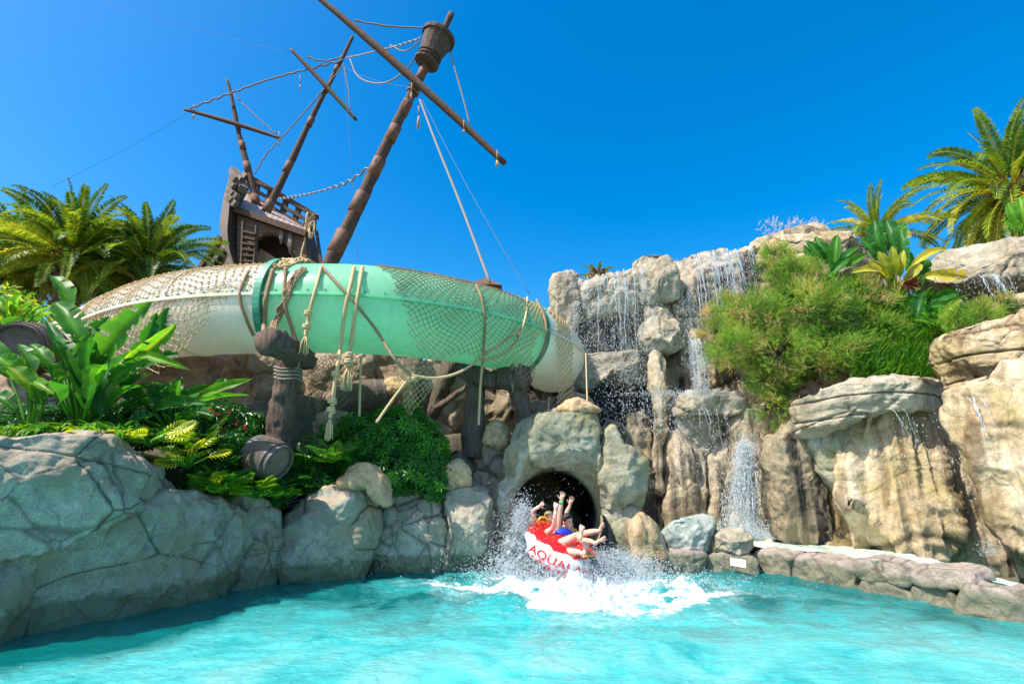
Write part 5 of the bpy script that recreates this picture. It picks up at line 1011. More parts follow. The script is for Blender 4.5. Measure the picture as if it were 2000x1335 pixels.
broad_plant('bird of paradise clump at the left frame edge below the barrel', P(60, 860, 6.2), [
 (48, 735, -8, 695, 48, 6.1, -.1, .6), (70, 770, 15, 715, 46, 6.0, -.1, .75), (20, 740, -30, 660, 44, 6.3, 0, .5), (60, 735, 35, 672, 36, 6.3, .1, .55), (85, 790, 68, 745, 30, 6.1, -.1, .5), (60, 745, 105, 770, 26, 6.0, -.1, .65), (30, 800, -20, 770, 40, 6.0, 0, .4), (90, 775, 125, 735, 30, 6.3, 0, .55)], seed=2)
broad_plant('bird of paradise plant with long low leaves reaching right toward the carved post', P(335, 850, 7.2), [
 (385, 775, 492, 740, 24, 7.1, -.1, .78, .05), (378, 790, 488, 772, 22, 7.0, -.1, .7, .05), (340, 790, 440, 752, 30, 7.3, 0, .4, .08), (330, 800, 290, 750, 46, 7.0, 0, .35), (300, 800, 405, 788, 34, 6.9, -.1, .32), (350, 810, 420, 815, 32, 6.9, -.2, .3), (290, 790, 230, 760, 40, 7.1, -.1, .3), (330, 790, 355, 735, 30, 7.3, .1, .35), (300, 810, 250, 830, 36, 6.8, -.1, .45), (420, 770, 440, 738, 26, 7.3, .1, .45)], seed=3, fill=14, fh=.6)
broad_plant('small light green plant at the left edge behind the barrel', P(15, 660, 9.5), [(10, 620, 40, 575, 22, 9.5, .1, .8), (15, 620, -5, 585, 26, 9.4, 0, .75), (20, 630, 60, 602, 20, 9.3, 0, .9), (5, 640, 45, 620, 24, 9.2, -.1, .6)], seed=4, fill=26, fh=.7, ft=.7)
GR2 = 'broad leaved plants on the right slope'
broad_plant('green paddle leaved plant on the crest, left of the taller one', P(1625, 545, 10.0), [(1615, 515, 1575, 470, 24, 10.3, 0, .4), (1625, 520, 1592, 462, 30, 10.5, .1, .5), (1630, 518, 1635, 458, 26, 10.4, 0, .62), (1638, 520, 1680, 482, 22, 10.3, -.1, .5), (1640, 525, 1694, 495, 20, 10.2, -.1, .7), (1605, 525, 1570, 478, 20, 10.3, 0, .45), (1622, 535, 1660, 502, 22, 10.2, -.1, .5)], seed=5, group=GR2)
broad_plant('tall dark green paddle leaved plant in the middle of the right slope', P(1742, 560, 10.2), [(1722, 500, 1708, 430, 44, 10.3, 0, .42), (1745, 495, 1730, 428, 46, 10.2, .1, .3), (1755, 500, 1765, 432, 34, 10.4, .1, .45), (1720, 510, 1680, 466, 30, 10.1, 0, .5), (1765, 510, 1758, 450, 30, 10.0, 0, .35), (1730, 515, 1700, 480, 26, 10.1, 0, .4)], seed=6, group=GR2)
broad_plant('yellowing fan of old leaves below the tall dark plant', P(1750, 585, 9.9), [(1745, 540, 1715, 490, 26, 9.8, -.1, .6), (1750, 535, 1742, 480, 22, 9.8, -.1, .5), (1758, 540, 1765, 488, 20, 9.8, -.1, .7), (1735, 545, 1700, 505, 22, 9.7, -.1, .45), (1780, 520, 1852, 488, 24, 9.9, -.1, .85, .15), (1800, 540, 1890, 540, 30, 9.8, -.2, .95, .25), (1725, 540, 1662, 532, 26, 9.7, -.2, .9, .2), (1765, 550, 1800, 515, 22, 9.8, 0, .8)], mat='strel_y', seed=7, group=GR2)
broad_plant('dark green broad leaves hanging beside the rust coloured flower stump', P(1800, 620, 9.9), [(1800, 560, 1812, 505, 28, 9.9, .1, .3), (1805, 570, 1790, 640, 30, 9.7, -.1, .3), (1815, 590, 1870, 570, 26, 9.7, -.1, .55), (1810, 600, 1862, 600, 24, 9.6, -.1, .5), (1800, 600, 1835, 640, 26, 9.6, -.1, .5), (1790, 560, 1802, 500, 26, 10.0, .1, .4), (1785, 545, 1775, 490, 24, 10.1, .1, .5)], seed=8, group=GR2, fill=16, fh=.55)
broad_plant('bright green spreading plant at the lower corner of the slope', P(1830, 650, 9.3), [(1835, 625, 1875, 585, 22, 9.3, 0, .85), (1835, 630, 1890, 612, 20, 9.2, -.1, .8), (1828, 630, 1810, 595, 22, 9.3, 0, .6), (1825, 635, 1785, 625, 22, 9.2, -.1, .7), (1838, 635, 1868, 640, 20, 9.1, -.1, .75)], seed=9, group=GR2, fill=10, fh=.45)
broad_plant('pale green leafy plant at the right frame edge in front of the big palm', P(2000, 470, 10.3), [(1990, 440, 1968, 395, 26, 10.3, 0, .7), (2000, 440, 1990, 385, 28, 10.3, 0, .75), (1995, 450, 1960, 430, 24, 10.2, 0, .7), (2005, 450, 2020, 400, 26, 10.2, 0, .7)], seed=10, group=GR2)
# rusty flower stump
mb = MB(); c = P(1778, 556, 9.8)
for k in range(160): d = unit(RNG.normal(size=3) + [0, -.3, .6]); sweep(mb, [c + d * .03, c + d * (.12 + .1 * RNG.random())], [.014, .003], 3)
M['rust'] = simple('rust_brown_bracts', (.22, .05, .02), .8, .4, 10); tag(mb.build('dried_flower_stump', M['rust'], smooth=False), 'rust brown spiky dried stump under the yellow leaves', 'plant')
# generic instancing of small leaves
def inst(mb, V0, F0, pos, X, Yv, Z, size, tint):
    n = len(pos); k = len(V0); W = pos[:, None] + size[:, None, None] * (V0[None, :, 0:1] * X[:, None] + V0[None, :, 1:2] * Yv[:, None] + V0[None, :, 2:3] * Z[:, None])
    mb.add(W.reshape(-1, 3), (np.asarray(F0)[None] + np.arange(n)[:, None, None] * k).reshape(-1, np.asarray(F0).shape[1]), np.repeat(tint, k))
def orient(d, rg):
    ref = rg.normal(size=d.shape); s = unit(np.cross(d, ref)); return s, np.cross(s, d)
def lobed_template():
    V, F = [], []
    for s in (-1, 1):
        for k in range(8):
            t = .1 + .85 * k / 7; L = .42 * math.sin(math.pi * (t * .8 + .14)) + .08; a = np.array([0, t, 0]); d = unit([s * (1 - .35 * t), .30 + .7 * t, 0]); w = .05; n = np.array([-d[1], d[0], 0]); b = a + d * L * .6; e = a + d * L; b[2] = .05; e[2] = -.04
            q = len(V); V += [a - [0, .045, 0], b - n * w, e, b + n * w]; F.append([q, q + 1, q + 2, q + 3])
    q = len(V); V += [np.array([-.035, 0, 0]), np.array([.035, 0, 0]), np.array([.01, 1.1, -.05]), np.array([-.01, 1.1, -.05])]; F.append([q, q + 1, q + 2, q + 3]); return np.array(V), np.array(F)
LV, LF = lobed_template()
def fern(label, c, size, n, tint, seed, flat=.5, name='philodendron', group='lobed leaved plants in the bed', mat='philo'):
    rg = np.random.default_rng(seed); c = np.asarray(c, float); root = empty(name, tuple(c), label, 'plant', group); a = rg.random(n) * 6.28; el = rg.random(n) * 1.0 + .25; d = np.stack([np.cos(a) * np.cos(el), np.sin(a) * np.cos(el), np.sin(el)], 1)
    pos = c + d * size * (.25 + .45 * rg.random((n, 1))); T = unit(d * [1.2, 1.2, .4] + [0, -.25, -.1] + .15 * rg.normal(size=(n, 3))); up = unit(np.array([0, -.35, 1.]) + .35 * rg.normal(size=(n, 3))); S = unit(np.cross(T, up)); U = np.cross(S, T)
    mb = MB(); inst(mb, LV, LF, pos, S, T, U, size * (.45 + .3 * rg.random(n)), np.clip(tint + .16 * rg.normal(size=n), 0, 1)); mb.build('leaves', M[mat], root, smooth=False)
    ms = MB(); prisms(ms, np.repeat(c[None], n, 0), pos, .009, .5); ms.build('stalks', M[mat], root, smooth=False)
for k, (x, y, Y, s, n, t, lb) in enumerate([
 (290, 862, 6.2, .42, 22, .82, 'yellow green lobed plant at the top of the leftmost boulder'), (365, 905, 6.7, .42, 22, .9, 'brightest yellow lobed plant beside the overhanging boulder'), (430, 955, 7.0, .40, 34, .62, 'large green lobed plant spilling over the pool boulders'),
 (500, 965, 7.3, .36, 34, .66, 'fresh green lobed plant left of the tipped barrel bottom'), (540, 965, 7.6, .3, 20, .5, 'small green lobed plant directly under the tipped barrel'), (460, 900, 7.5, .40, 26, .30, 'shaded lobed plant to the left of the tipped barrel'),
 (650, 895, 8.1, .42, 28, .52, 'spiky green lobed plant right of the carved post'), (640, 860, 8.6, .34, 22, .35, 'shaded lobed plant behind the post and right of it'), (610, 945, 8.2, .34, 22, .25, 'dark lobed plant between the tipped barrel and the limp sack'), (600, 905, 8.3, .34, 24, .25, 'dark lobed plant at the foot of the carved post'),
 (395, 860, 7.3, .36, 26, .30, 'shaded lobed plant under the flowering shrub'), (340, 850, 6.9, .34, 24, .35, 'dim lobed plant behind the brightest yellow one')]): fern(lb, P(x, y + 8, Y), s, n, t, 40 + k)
# strappy variegated plant on the left
def strappy(label, c, n, L, seed, tint, wd=.018, mat='philo', name='strappy_plant', up=.8, tspread=.2):
    rg = np.random.default_rng(seed); mb = MB(); c = np.asarray(c)
    for k in range(n):
        a = rg.random() * 6.28; b0 = c + np.array([rg.normal() * .18, rg.normal() * .1, 0]); d = np.array([math.cos(a), math.sin(a), up + rg.random()]); p = frond_pts(b0, d, L * (.6 + .5 * rg.random()), 1.5, 8); T = unit(np.gradient(p, axis=0)); S = unit(np.cross(T, [0, 0, 1])); wv = wd * np.sin(np.pi * np.linspace(.1, 1, 9))[:, None]
        mb.add(np.stack([p - S * wv, p + S * wv], 1).reshape(-1, 3), gridF(9, 2), float(np.clip(tint + tspread * rg.normal(), 0, 1)))
    return tag(mb.build(name, M[mat], smooth=False), label, 'plant', 'strappy leaved plants')
strappy('strappy pale striped plant on top of the leftmost boulder', P(55, 858, 5.5), 110, .42, 1, .55)
strappy('strappy yellow green plant right of the pale striped one', P(150, 856, 5.8), 110, .42, 2, .62)
strappy('dark strappy tuft behind the striped plants', P(215, 850, 6.3), 90, .42, 3, .35)
# leafy shrubs made of whorls
def whorl_template(nl=7, w=.16):
    V, F = [], []
    for k in range(nl):
        a = 2 * math.pi * k / nl; d = np.array([math.cos(a), math.sin(a), 0]); n = np.array([-d[1], d[0], 0]); q = len(V); V += [d * .08, d * .6 - n * w + [0, 0, .06], d * 1.0 + [0, 0, -.12], d * .6 + n * w + [0, 0, .06]]; F.append([q, q + 1, q + 2, q + 3])
    return np.array(V), np.array(F)
WV, WF = whorl_template()
def shrub(label, blobs, n, size, mat, tint, seed, name='leafy_shrub', cat='shrub', group=None, tpl=(WV, WF), stems=True, lift=.5):
    rg = np.random.default_rng(seed); mb = MB(); ms = MB(); blobs = [(np.asarray(c, float), np.asarray(r, float)) for c, r in blobs]; lo = min(blobs, key=lambda b: b[0][2])[0]; base = np.array([np.mean([b[0][0] for b in blobs]), np.mean([b[0][1] for b in blobs]), min(b[0][2] - b[1][2] for b in blobs)])
    root = empty(name, tuple(base), label, cat, group); vol = np.array([np.prod(r) ** .67 for _, r in blobs]); cnt = (n * vol / vol.sum()).astype(int)
    for (c, r), m in zip(blobs, cnt):
        d = unit(rg.normal(size=(m, 3))); rad = .55 + .5 * rg.random(m) ** .5; rad *= 1 + .22 * vnoise(d * 3 + c, seed); pos = c + d * r * rad[:, None]; nz = unit(d + np.array([0, 0, lift]) + .45 * rg.normal(size=(m, 3))); S, T = orient(nz, rg)
        inst(mb, tpl[0], tpl[1], pos, S, T, nz, size * (.7 + .6 * rg.random(m)), np.clip(tint + .18 * rg.normal(size=m) + .12 * vnoise(pos * 3, seed + 3) + .12 * d[:, 2], 0, 1)); 
        for k in range(8): sweep(ms, catmull([base, (base + c) / 2 + rg.normal(size=3) * .08, c + unit(rg.normal(size=3)) * r * .8], 4), np.linspace(.02, .006, 9), 4)
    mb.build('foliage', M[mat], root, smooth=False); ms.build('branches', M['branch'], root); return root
shrub('round dark glossy bush in the centre of the planting bed', [(P(780, 850, 8.9), (.62, .5, .48)), (P(730, 880, 8.8), (.45, .4, .45)), (P(825, 890, 8.8), (.42, .4, .48)), (P(780, 925, 8.7), (.6, .4, .3)), (P(700, 850, 9.0), (.4, .4, .35)), (P(850, 940, 8.8), (.25, .3, .3)), (P(690, 920, 8.7), (.3, .3, .3))], 3600, .105, 'schef', .74, 1)
OV, OF = np.array([[0, 0, 0], [-.22, .5, .05], [0, 1, -.05], [.22, .5, .05]]), np.array([[0, 1, 2, 3]])
fs = shrub('low dark shrub with small crimson flowers under the long low leaves', [(P(430, 820, 8.2), (.45, .35, .3)), (P(380, 850, 7.9), (.4, .3, .28)), (P(475, 845, 8.2), (.35, .3, .3)), (P(440, 880, 7.8), (.5, .3, .25))], 1500, .10, 'schef', .45, 2, name='flowering_shrub')
mb = MB(); c = [P(x + RNG.normal() * 3, y + RNG.normal() * 3, 7.75) for x, y in ((420, 808), (433, 822), (386, 806), (410, 800), (432, 838), (460, 826), (300, 806), (395, 815), (450, 805), (478, 835)) for _ in range(3)]
for q in c: d = unit(RNG.normal(size=(5, 3))); inst(mb, OV, OF, np.repeat(q[None], 5, 0), *orient(d, RNG)[::-1], d, np.full(5, .035), np.full(5, .5))
mb.build('flowers', M['pinkf'], fs, smooth=False)
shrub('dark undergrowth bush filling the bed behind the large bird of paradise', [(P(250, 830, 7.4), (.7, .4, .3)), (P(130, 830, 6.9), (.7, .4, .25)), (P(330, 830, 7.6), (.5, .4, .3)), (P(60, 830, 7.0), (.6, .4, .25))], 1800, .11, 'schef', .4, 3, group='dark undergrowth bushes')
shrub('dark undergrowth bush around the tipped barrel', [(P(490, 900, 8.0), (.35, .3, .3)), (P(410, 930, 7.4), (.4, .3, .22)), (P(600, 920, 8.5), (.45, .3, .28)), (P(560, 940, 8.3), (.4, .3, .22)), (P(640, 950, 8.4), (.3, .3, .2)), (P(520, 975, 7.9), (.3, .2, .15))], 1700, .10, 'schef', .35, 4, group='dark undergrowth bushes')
shrub('low bright leafy bush in front of the far left palms', [(P(45, 610, 10.5), (.5, .4, .35)), (P(15, 590, 10.8), (.4, .4, .35))], 500, .16, 'strel', .8, 5, tpl=(OV, OF))
# feathery tamarisk like bush
def plume_template():
    rg = np.random.default_rng(5); V, F = [], []
    for k in range(13):
        t = k / 12; a = np.array([.10 * math.sin(t * 2), t, .05 * math.cos(t * 3)]); 
        for s in range(2):
            an = rg.random() * 6.28; d = unit([math.cos(an), .9, math.sin(an)]); L = .30 * (1 - .5 * t) * (.7 + .6 * rg.random()); n = unit(np.cross(d, rg.normal(size=3))) * .018; q = len(V); V += [a - n, a + n, a + d * L]; F.append([q, q + 1, q + 2])
    q = len(V); V += [np.array([-.01, 0, 0]), np.array([.01, 0, 0]), np.array([.1, 1.1, 0])]; F.append([q, q + 1, q + 2]); return np.array(V), np.array(F)
PV, PF = plume_template()
def feather(label, blobs, n, size, seed, tint=.45, **k):
    rg = np.random.default_rng(seed); mb = MB(); ms = MB(); blobs = [(np.asarray(c, float), np.asarray(r, float)) for c, r in blobs]; base = k.get('base'); root = empty('feathery_bush', tuple(base), label, 'bush', k.get('group')); vol = np.array([np.prod(r) ** .75 for _, r in blobs]); cnt = (n * vol / vol.sum()).astype(int)
    for bi, ((c, r), m) in enumerate(zip(blobs, cnt)):
        nb = max(8, int(m / 26)); dc = unit(rg.normal(size=(nb, 3)) + [0, -.3, .15]); cl = c + dc * r * (.45 + .5 * rg.random((nb, 1))); w_ = rg.integers(0, nb, m); pos = cl[w_] + rg.normal(size=(m, 3)) * .085 * r.mean() ** .5
        d = unit(unit(pos - c) * .8 + dc[w_] * .5 + np.array([0, 0, .25]) + .65 * rg.normal(size=(m, 3))); S, T = orient(d, rg); tn = tint + .32 * vnoise(cl[w_] * 1.7, seed) + .13 * rg.normal(size=m) + .22 * rg.normal(size=nb)[w_]
        inst(mb, PV, PF, pos, S, d, T, size * (.6 + .8 * rg.random(m)), np.clip(tn, 0, 1))
        for q in cl[:: 3]: sweep(ms, catmull([base, (np.asarray(base) + c) / 2 + rg.normal(size=3) * .1, c, q], 4), np.linspace(.03, .004, 13), 4)
    mb.build('foliage', M['feather'], root, smooth=False); ms.build('branches', M['branch'], root); return root
def rr(px, py, Y, rx, ry, rz=None): return (P(px, py, Y), (rx * Y / 1000, rz or .7, ry * Y / 1000))
feather('big feathery green and tan bush hanging over the right waterfall', [rr(1515, 500, 10.7, 34, 38, .4), rr(1545, 545, 10.3, 66, 55), rr(1470, 620, 10.0, 75, 60), rr(1580, 620, 9.8, 95, 80), rr(1675, 600, 10.0, 70, 50), rr(1430, 680, 9.9, 55, 40), rr(1520, 690, 9.7, 80, 60), rr(1620, 690, 9.6, 90, 55), rr(1705, 645, 9.8, 50, 50), rr(1510, 790, 9.8, 35, 45, .35), rr(1500, 740, 9.8, 50, 35, .4), rr(1560, 590, 10.1, 60, 45), rr(1650, 570, 10.3, 50, 22)], 26000, .125, 1, tint=.46, base=P(1620, 760, 10.3))
feather('smaller feathery tuft in front of the upper right ledge, by the falling drops', [rr(1900, 620, 9.0, 50, 22, .3), rr(1870, 640, 9.0, 35, 18, .3), rr(1950, 600, 9.3, 30, 18, .3)], 1500, .16, 2, tint=.6, base=P(1900, 660, 9.2))
feather('dry twiggy tan tuft clinging to the cliff left of the big bush', [rr(1395, 640, 10.8, 30, 50, .25), rr(1420, 600, 10.8, 25, 40, .25)], 800, .15, 3, tint=.95, base=P(1440, 650, 11.0))
# grass on the slope
mb = MB(); n = 9000; gx = 1660 + 210 * RNG.random(n); gy = 590 + 150 * RNG.random(n); Yg = 9.9 - (gy - 590) / 150 * .9 + .3 * RNG.random(n); pos = np.array([P(a, b, c) for a, b, c in zip(gx, gy, Yg)]); d = unit(np.array([.1, -.35, 1.]) + .45 * RNG.normal(size=(n, 3))); S, T = orient(d, RNG)
BV, BF = np.array([[-.03, 0, 0], [.03, 0, 0], [.02, .6, .05], [-.02, .6, .05], [0, 1.0, .2]]), np.array([[0, 1, 2], [0, 2, 3], [3, 2, 4]]); inst(mb, BV, BF, pos, S, d, T, .22 + .2 * RNG.random(n), np.clip(.42 + .2 * RNG.normal(size=n), 0, 1))
tag(mb.build('grass', M['philo'], smooth=False), kind='stuff')
rock([(1640, 640), (1720, 570), (1850, 590), (1890, 660), (1840, 740), (1700, 760), (1640, 720)], (1640, 10.4), (1890, 9.9), .35, 'rock_pink', 'earthy rock slope beneath the long grass', name='cliff_rock', cat='cliff rock', group=CG, back=1.2, seed=240, amp=.1, res=.04)
mb = MB(); n = 70; x_ = 1480 + 125 * RNG.random(n); pos = np.array([P(a, 458 - 26 * RNG.random() ** 1.5 - (a > 1560) * 4, 11.5) for a in x_]); d = unit(np.array([.2, 0, 1.]) + .5 * RNG.normal(size=(n, 3))); S, T = orient(d, RNG); inst(mb, PV, PF, pos, S, d, T, .12 + .12 * RNG.random(n), RNG.random(n)); tag(mb.build('plume_grass', M['plume'], smooth=False), 'pale pink feathery seed heads along the cliff crest', 'plant')
# ---------------------------------------------------------------- falling water, droplets, splash
OCT = np.array([[1, 0, 0], [-1, 0, 0], [0, 1, 0], [0, -1, 0], [0, 0, 1], [0, 0, -1]], float); OCF = np.array([[0, 2, 4], [2, 1, 4], [1, 3, 4], [3, 0, 4], [2, 0, 5], [1, 2, 5], [3, 1, 5], [0, 3, 5]])
def drops(mb, pos, size, stretch=1.0):
    n = len(pos); W = pos[:, None] + size[:, None, None] * OCT[None] * np.array([1, 1, stretch]); mb.add(W.reshape(-1, 3), (OCF[None] + np.arange(n)[:, None, None] * 6).reshape(-1, 3))
def waterfall(label, x0, x1, ytop, ybot, Y, nst, wmax=.028, ndrop=900, seed=0, mist=0, spread=.3, lens=(.3, 1.0), group='thin falls over the cliff', stuff=False, veil=0, vl=.8, vm='fall'):
    veils = []
    rg = np.random.default_rng(seed); mb = MB(); cl = rg.random(5)
    for k in range(nst):
        u = rg.random(); u = .5 * u + .5 * (rg.choice(cl) + .05 * rg.normal()) ; u = min(1, max(0, u)); px = x0 + (x1 - x0) * u; yt = ytop(px) if callable(ytop) else ytop; p0 = P(px, yt, Y); p1 = P(px, ybot, Y); H = p0[2] - p1[2]; L = H * (lens[0] + (lens[1] - lens[0]) * rg.random()); n = 26; t = np.linspace(0, 1, n)
        pts = np.stack([p0[0] + .02 * np.cumsum(rg.normal(size=n)) * .4, p0[1] - .18 * np.sqrt(t) - .1 * rg.random(), p0[2] - L * t + .02], 1); wv = (.15 + .85 * rg.random() ** 2) * wmax * (1 - .55 * t) * (.35 + .9 * rg.random(n)); sweep(mb, pts, wv, 5)
    n = ndrop; px = x0 + (x1 - x0) * (rg.random(n) * (1 + 2 * .12) - .12); a = P(x0, ytop(x0) if callable(ytop) else ytop, Y); b = P(x0, ybot, Y); pos = np.array([P(q, 600, Y) for q in px]); pos[:, 2] = a[2] - (a[2] - b[2]) * rg.random(n) ** .8; pos[:, 1] -= rg.random(n) * spread; drops(mb, pos, .003 + .009 * rg.random(n) ** 3, 2.1)
    if veil:
        for q in range(veil):
            nx, nz_ = 60, 50; U = np.linspace(0, 1, nx); mv = MB(); Vv = []
            for t in np.linspace(0, 1, nz_):
                for u in U:
                    px = x0 + (x1 - x0) * u; a = P(px, (ytop(px) if callable(ytop) else ytop) + 3, Y); b = P(px, ybot, Y); Vv.append([a[0] + .02 * math.sin(u * 40 + t * 5 + q), a[1] - .10 - .16 * math.sqrt(t) - .05 * q + .03 * math.sin(u * 30 + q), a[2] + (b[2] - a[2]) * t * vl])
            mv.add(np.array(Vv), gridF(nz_, nx)); veils.append(mv)
    if stuff: return tag(mb.build('falling_drops', M['drop']), kind='stuff')
    if not veils: return tag(mb.build('waterfall', M['drop']), label, 'waterfall', group)
    root = empty('waterfall', tuple(P((x0 + x1) / 2, ybot, Y)), label, 'waterfall', group); mb.build('strands', M['drop'], root)
    for mv in veils: mv.build('veil', M[vm], root)
    return root
waterfall('many thin white strands falling from the wide overhanging lip on the left', 1128, 1262, lambda x: 545 - (x - 1128) * .17, 760, 11.2, 30, .016, 6000, 1, lens=(.12, .9), veil=1, vl=.75)
waterfall('strong white strands pouring left of the big feathery bush', 1328, 1440, lambda x: 508 - (x - 1328) * .22, 720, 11.1, 26, .022, 4200, 2, lens=(.12, .85), veil=1, vl=.7)
waterfall('short white sheet of strands at the crest beside the bush', 1400, 1470, lambda x: 497 - (x - 1400) * .2, 600, 11.1, 18, .018, 900, 3, veil=1, vl=.8)
waterfall('narrow stream falling onto the mushroom like ledge', 1338, 1362, 665, 765, 10.6, 9, .02, 1600, 4, lens=(.6, 1), veil=1, vl=1)
waterfall('fine drops raining from the mushroom like ledge', 1310, 1430, 800, 930, 10.5, 8, .01, 900, 5, stuff=True)
waterfall('drops streaming off the upper right ledge', 1870, 1990, 540, 610, 9.6, 20, .016, 600, 6, lens=(.3, 1), stuff=True)
waterfall('drops raining through the dark cave mouth', 1130, 1290, 760, 850, 10.9, 2, .008, 2200, 7, stuff=True)
waterfall('thin drops along the black streak of the tan columns', 1700, 1790, 800, 1000, 7.6, 3, .008, 260, 8, stuff=True)
waterfall('beaded drops running down beside the huge sloping slab', 1860, 1930, 780, 1050, 7.2, 6, .012, 500, 9, stuff=True)
# the foaming fall running down the face and its cloud of spray
mb = MB(); rg = np.random.default_rng(3)
for k in range(70):
    px = 1455 + rg.normal() * 14; n = 22; t = np.linspace(0, 1, n); top = P(px * .35 + 1455 * .65, 858 + 12 * rg.random(), 10.1); bot = P(px + rg.normal() * 10, 1040, 9.95); pts = top + (bot - top) * t[:, None]; pts[:, 0] += .03 * np.cumsum(rg.normal(size=n)) * .3; pts[:, 1] += .05 * rg.normal() ; s0 = rg.integers(0, 14); s1 = s0 + rg.integers(4, 9); sweep(mb, pts[s0:s1], (.004 + .012 * rg.random(len(pts[s0:s1]))), 4)
n = 6500; t = rg.random(n) ** .8; xx = 1456 + rg.normal(size=n) * (7 + 17 * np.sin(t * np.pi * .6)); pos = np.array([P(a, 860 + 185 * b, 10.15 - .25 * c) for a, b, c in zip(xx, t, rg.random(n))]); drops(mb, pos, .003 + .010 * rg.random(n) ** 2, 2.4)
fr_ = empty('waterfall', tuple(P(1456, 1045, 10.0)), 'broad foaming white fall down the tan rock face behind the rim', 'waterfall', 'thin falls over the cliff')
mb.build('strands', M['drop'], fr_)
for q in range(2):
    Vv = []
    for t in np.linspace(0, 1, 70):
        hw = (10 + 24 * t ** .8 + 7 * math.sin(t * 9 + q)) * (1.25 if q == 0 else .8)
        for u in np.linspace(-1, 1, 40): Vv.append(P(1456 + hw * u + 5 * math.sin(t * 6 + q), 845 + 205 * t, 10.22 - .08 * q - .22 * t - .05 * math.cos(u * 1.5)) + np.array([0, .05 * math.sin(u * 13 + t * 9 + q), 0]))
    mv = MB(); mv.add(np.array(Vv), gridF(70, 40)); mv.build('veil', M['fall_thick'], fr_)
mb = MB(); n = 1200; pos = np.array([P(1350 + 60 * rg.normal(), 768 + 5 * rg.normal(), 10.6 - .5 * rg.random()) for _ in range(n)]); drops(mb, pos, .004 + .008 * rg.random(n)); n = 1500; pos = np.array([P(1480 + 45 * rg.normal(), 1052 - 14 * abs(rg.normal()), 9.7) for _ in range(n)]); drops(mb, pos, .005 + .010 * rg.random(n))
n = 260; pos = np.array([P(1935 + 12 * rg.normal(), 1085 - 18 * abs(rg.normal()), 7.3) for _ in range(n)]); drops(mb, pos, .003 + .006 * rg.random(n)); tag(mb.build('spray', M['drop']), kind='stuff')

# ---------------------------------------------------------------- the raft
RC = P(1090, 1072, 8.35); ru = unit([.70, -.62, -.40]); rn0 = unit([.33, -.22, .90]); rn = unit(rn0 - ru * (rn0 @ ru)); rv = np.cross(rn, ru)
RA, RB, RR = .46, .36, .215
def ring(phi, th, r=RR):
    c = RC + RA * np.cos(phi)[..., None] * ru + RB * np.sin(phi)[..., None] * rv; o = unit(np.cos(phi)[..., None] / RA * ru + np.sin(phi)[..., None] / RB * rv)
    return c + r * (np.cos(th)[..., None] * o + np.sin(th)[..., None] * rn)
raft = empty('inflatable_raft', tuple(RC), 'red and white inflatable double raft with red lettering, plunging out of the tunnel', 'raft')
nphi, nth = 420, 130; ph, th = np.meshgrid(np.linspace(0, 2 * np.pi, nphi, endpoint=False), np.linspace(0, 2 * np.pi, nth, endpoint=False), indexing='ij')
G = ring(ph, th); thd = (th + np.pi) % (2 * np.pi) - np.pi
fl = .62 + .30 * np.abs(np.sin(ph * 6)) ** 3 + .10 * np.sin(ph * 12 + 1); flb = -.32 + .08 * np.sin(ph * 9 + 2)
fb = fbm(np.stack([ph.ravel() * 9, thd.ravel() * 7, 0 * ph.ravel()], 1), 3, 4).reshape(ph.shape)
tint = ((thd < fl) & (thd > flb)).astype(float); tint = np.where((thd < flb) & (thd > flb - .6) & (fb > .18), 1, tint); blob = (np.cos(ph * 6 + 1.2) > .72) & (thd > .38) & (thd < .6); 
i = np.arange(nphi)[:, None] * nth; i2 = ((np.arange(nphi) + 1) % nphi)[:, None] * nth; j = np.arange(nth)[None]; j2 = (j + 1) % nth
F = np.stack([i + j, i2 + j, i2 + j2, i + j2], -1).reshape(-1, 4)
m, nt_, bs = nodes('raft_vinyl'); at = N(nt_, 'ShaderNodeAttribute'); at.attribute_name = 'tint'; rp = ramp(nt_, at.outputs['Fac'], [(0, (.74, .012, .012)), (.5, (.82, .80, .80))]); rp.color_ramp.interpolation = 'CONSTANT'; nt_.links.new(rp.outputs[0], bs.inputs['Base Color']); bs.inputs['Roughness'].default_value = .25
mk('inflated_ring', G.reshape(-1, 3), F, m, raft, True, {'tint': tint.ravel()})
mb = MB(); pf = np.linspace(0, 2 * np.pi, 48, endpoint=False); e = RC + (RA - .02) * np.cos(pf)[:, None] * ru + (RB - .02) * np.sin(pf)[:, None] * rv - rn * .12; mb.add(np.vstack([e, RC - rn * .14]), np.stack([np.arange(48), (np.arange(48) + 1) % 48, np.full(48, 48)], 1)); mb.build('raft_floor', M['red'], raft)
mb = MB(); sweep(mb, [RC - rv * .30 + rn * .08, RC + rn * .10, RC + rv * .30 + rn * .08], [.12, .13, .12], 16); mb.build('seat_divider', M['red'], raft)
for f_, t_ in ((R(198), 1.15), (R(165), 1.3), (R(-8), 1.0), (R(100), 1.2)):
    hp = empty('handle', (0, 0, 0), None, None); bpy.data.objects.remove(hp); mb = MB(); a = np.linspace(0, np.pi, 12); sweep(mb, np.array([ring(np.array(f_ + .22 * math.cos(q) / 1.0), np.array(t_), RR + .055 * math.sin(q))for q in a]), .017, 8); h = mb.build('handle', M['yellow'], raft)
    mb = MB(); pts = [ring(np.array(f_ + s * .28), np.array(t_ + q), RR + .006) for s, q in ((-1, -.28), (1, -.28), (1, .28), (-1, .28))]; ins = [ring(np.array(f_ + s * .28), np.array(t_ + q), RR - .03) for s, q in ((-1, -.28), (1, -.28), (1, .28), (-1, .28))]
    mb.add(np.array(pts + ins), np.array([[0, 1, 2, 3], [7, 6, 5, 4], [0, 4, 5, 1], [1, 5, 6, 2], [2, 6, 7, 3], [3, 7, 4, 0]])); mb.build('handle_patch', M['yellow'], h, smooth=False)
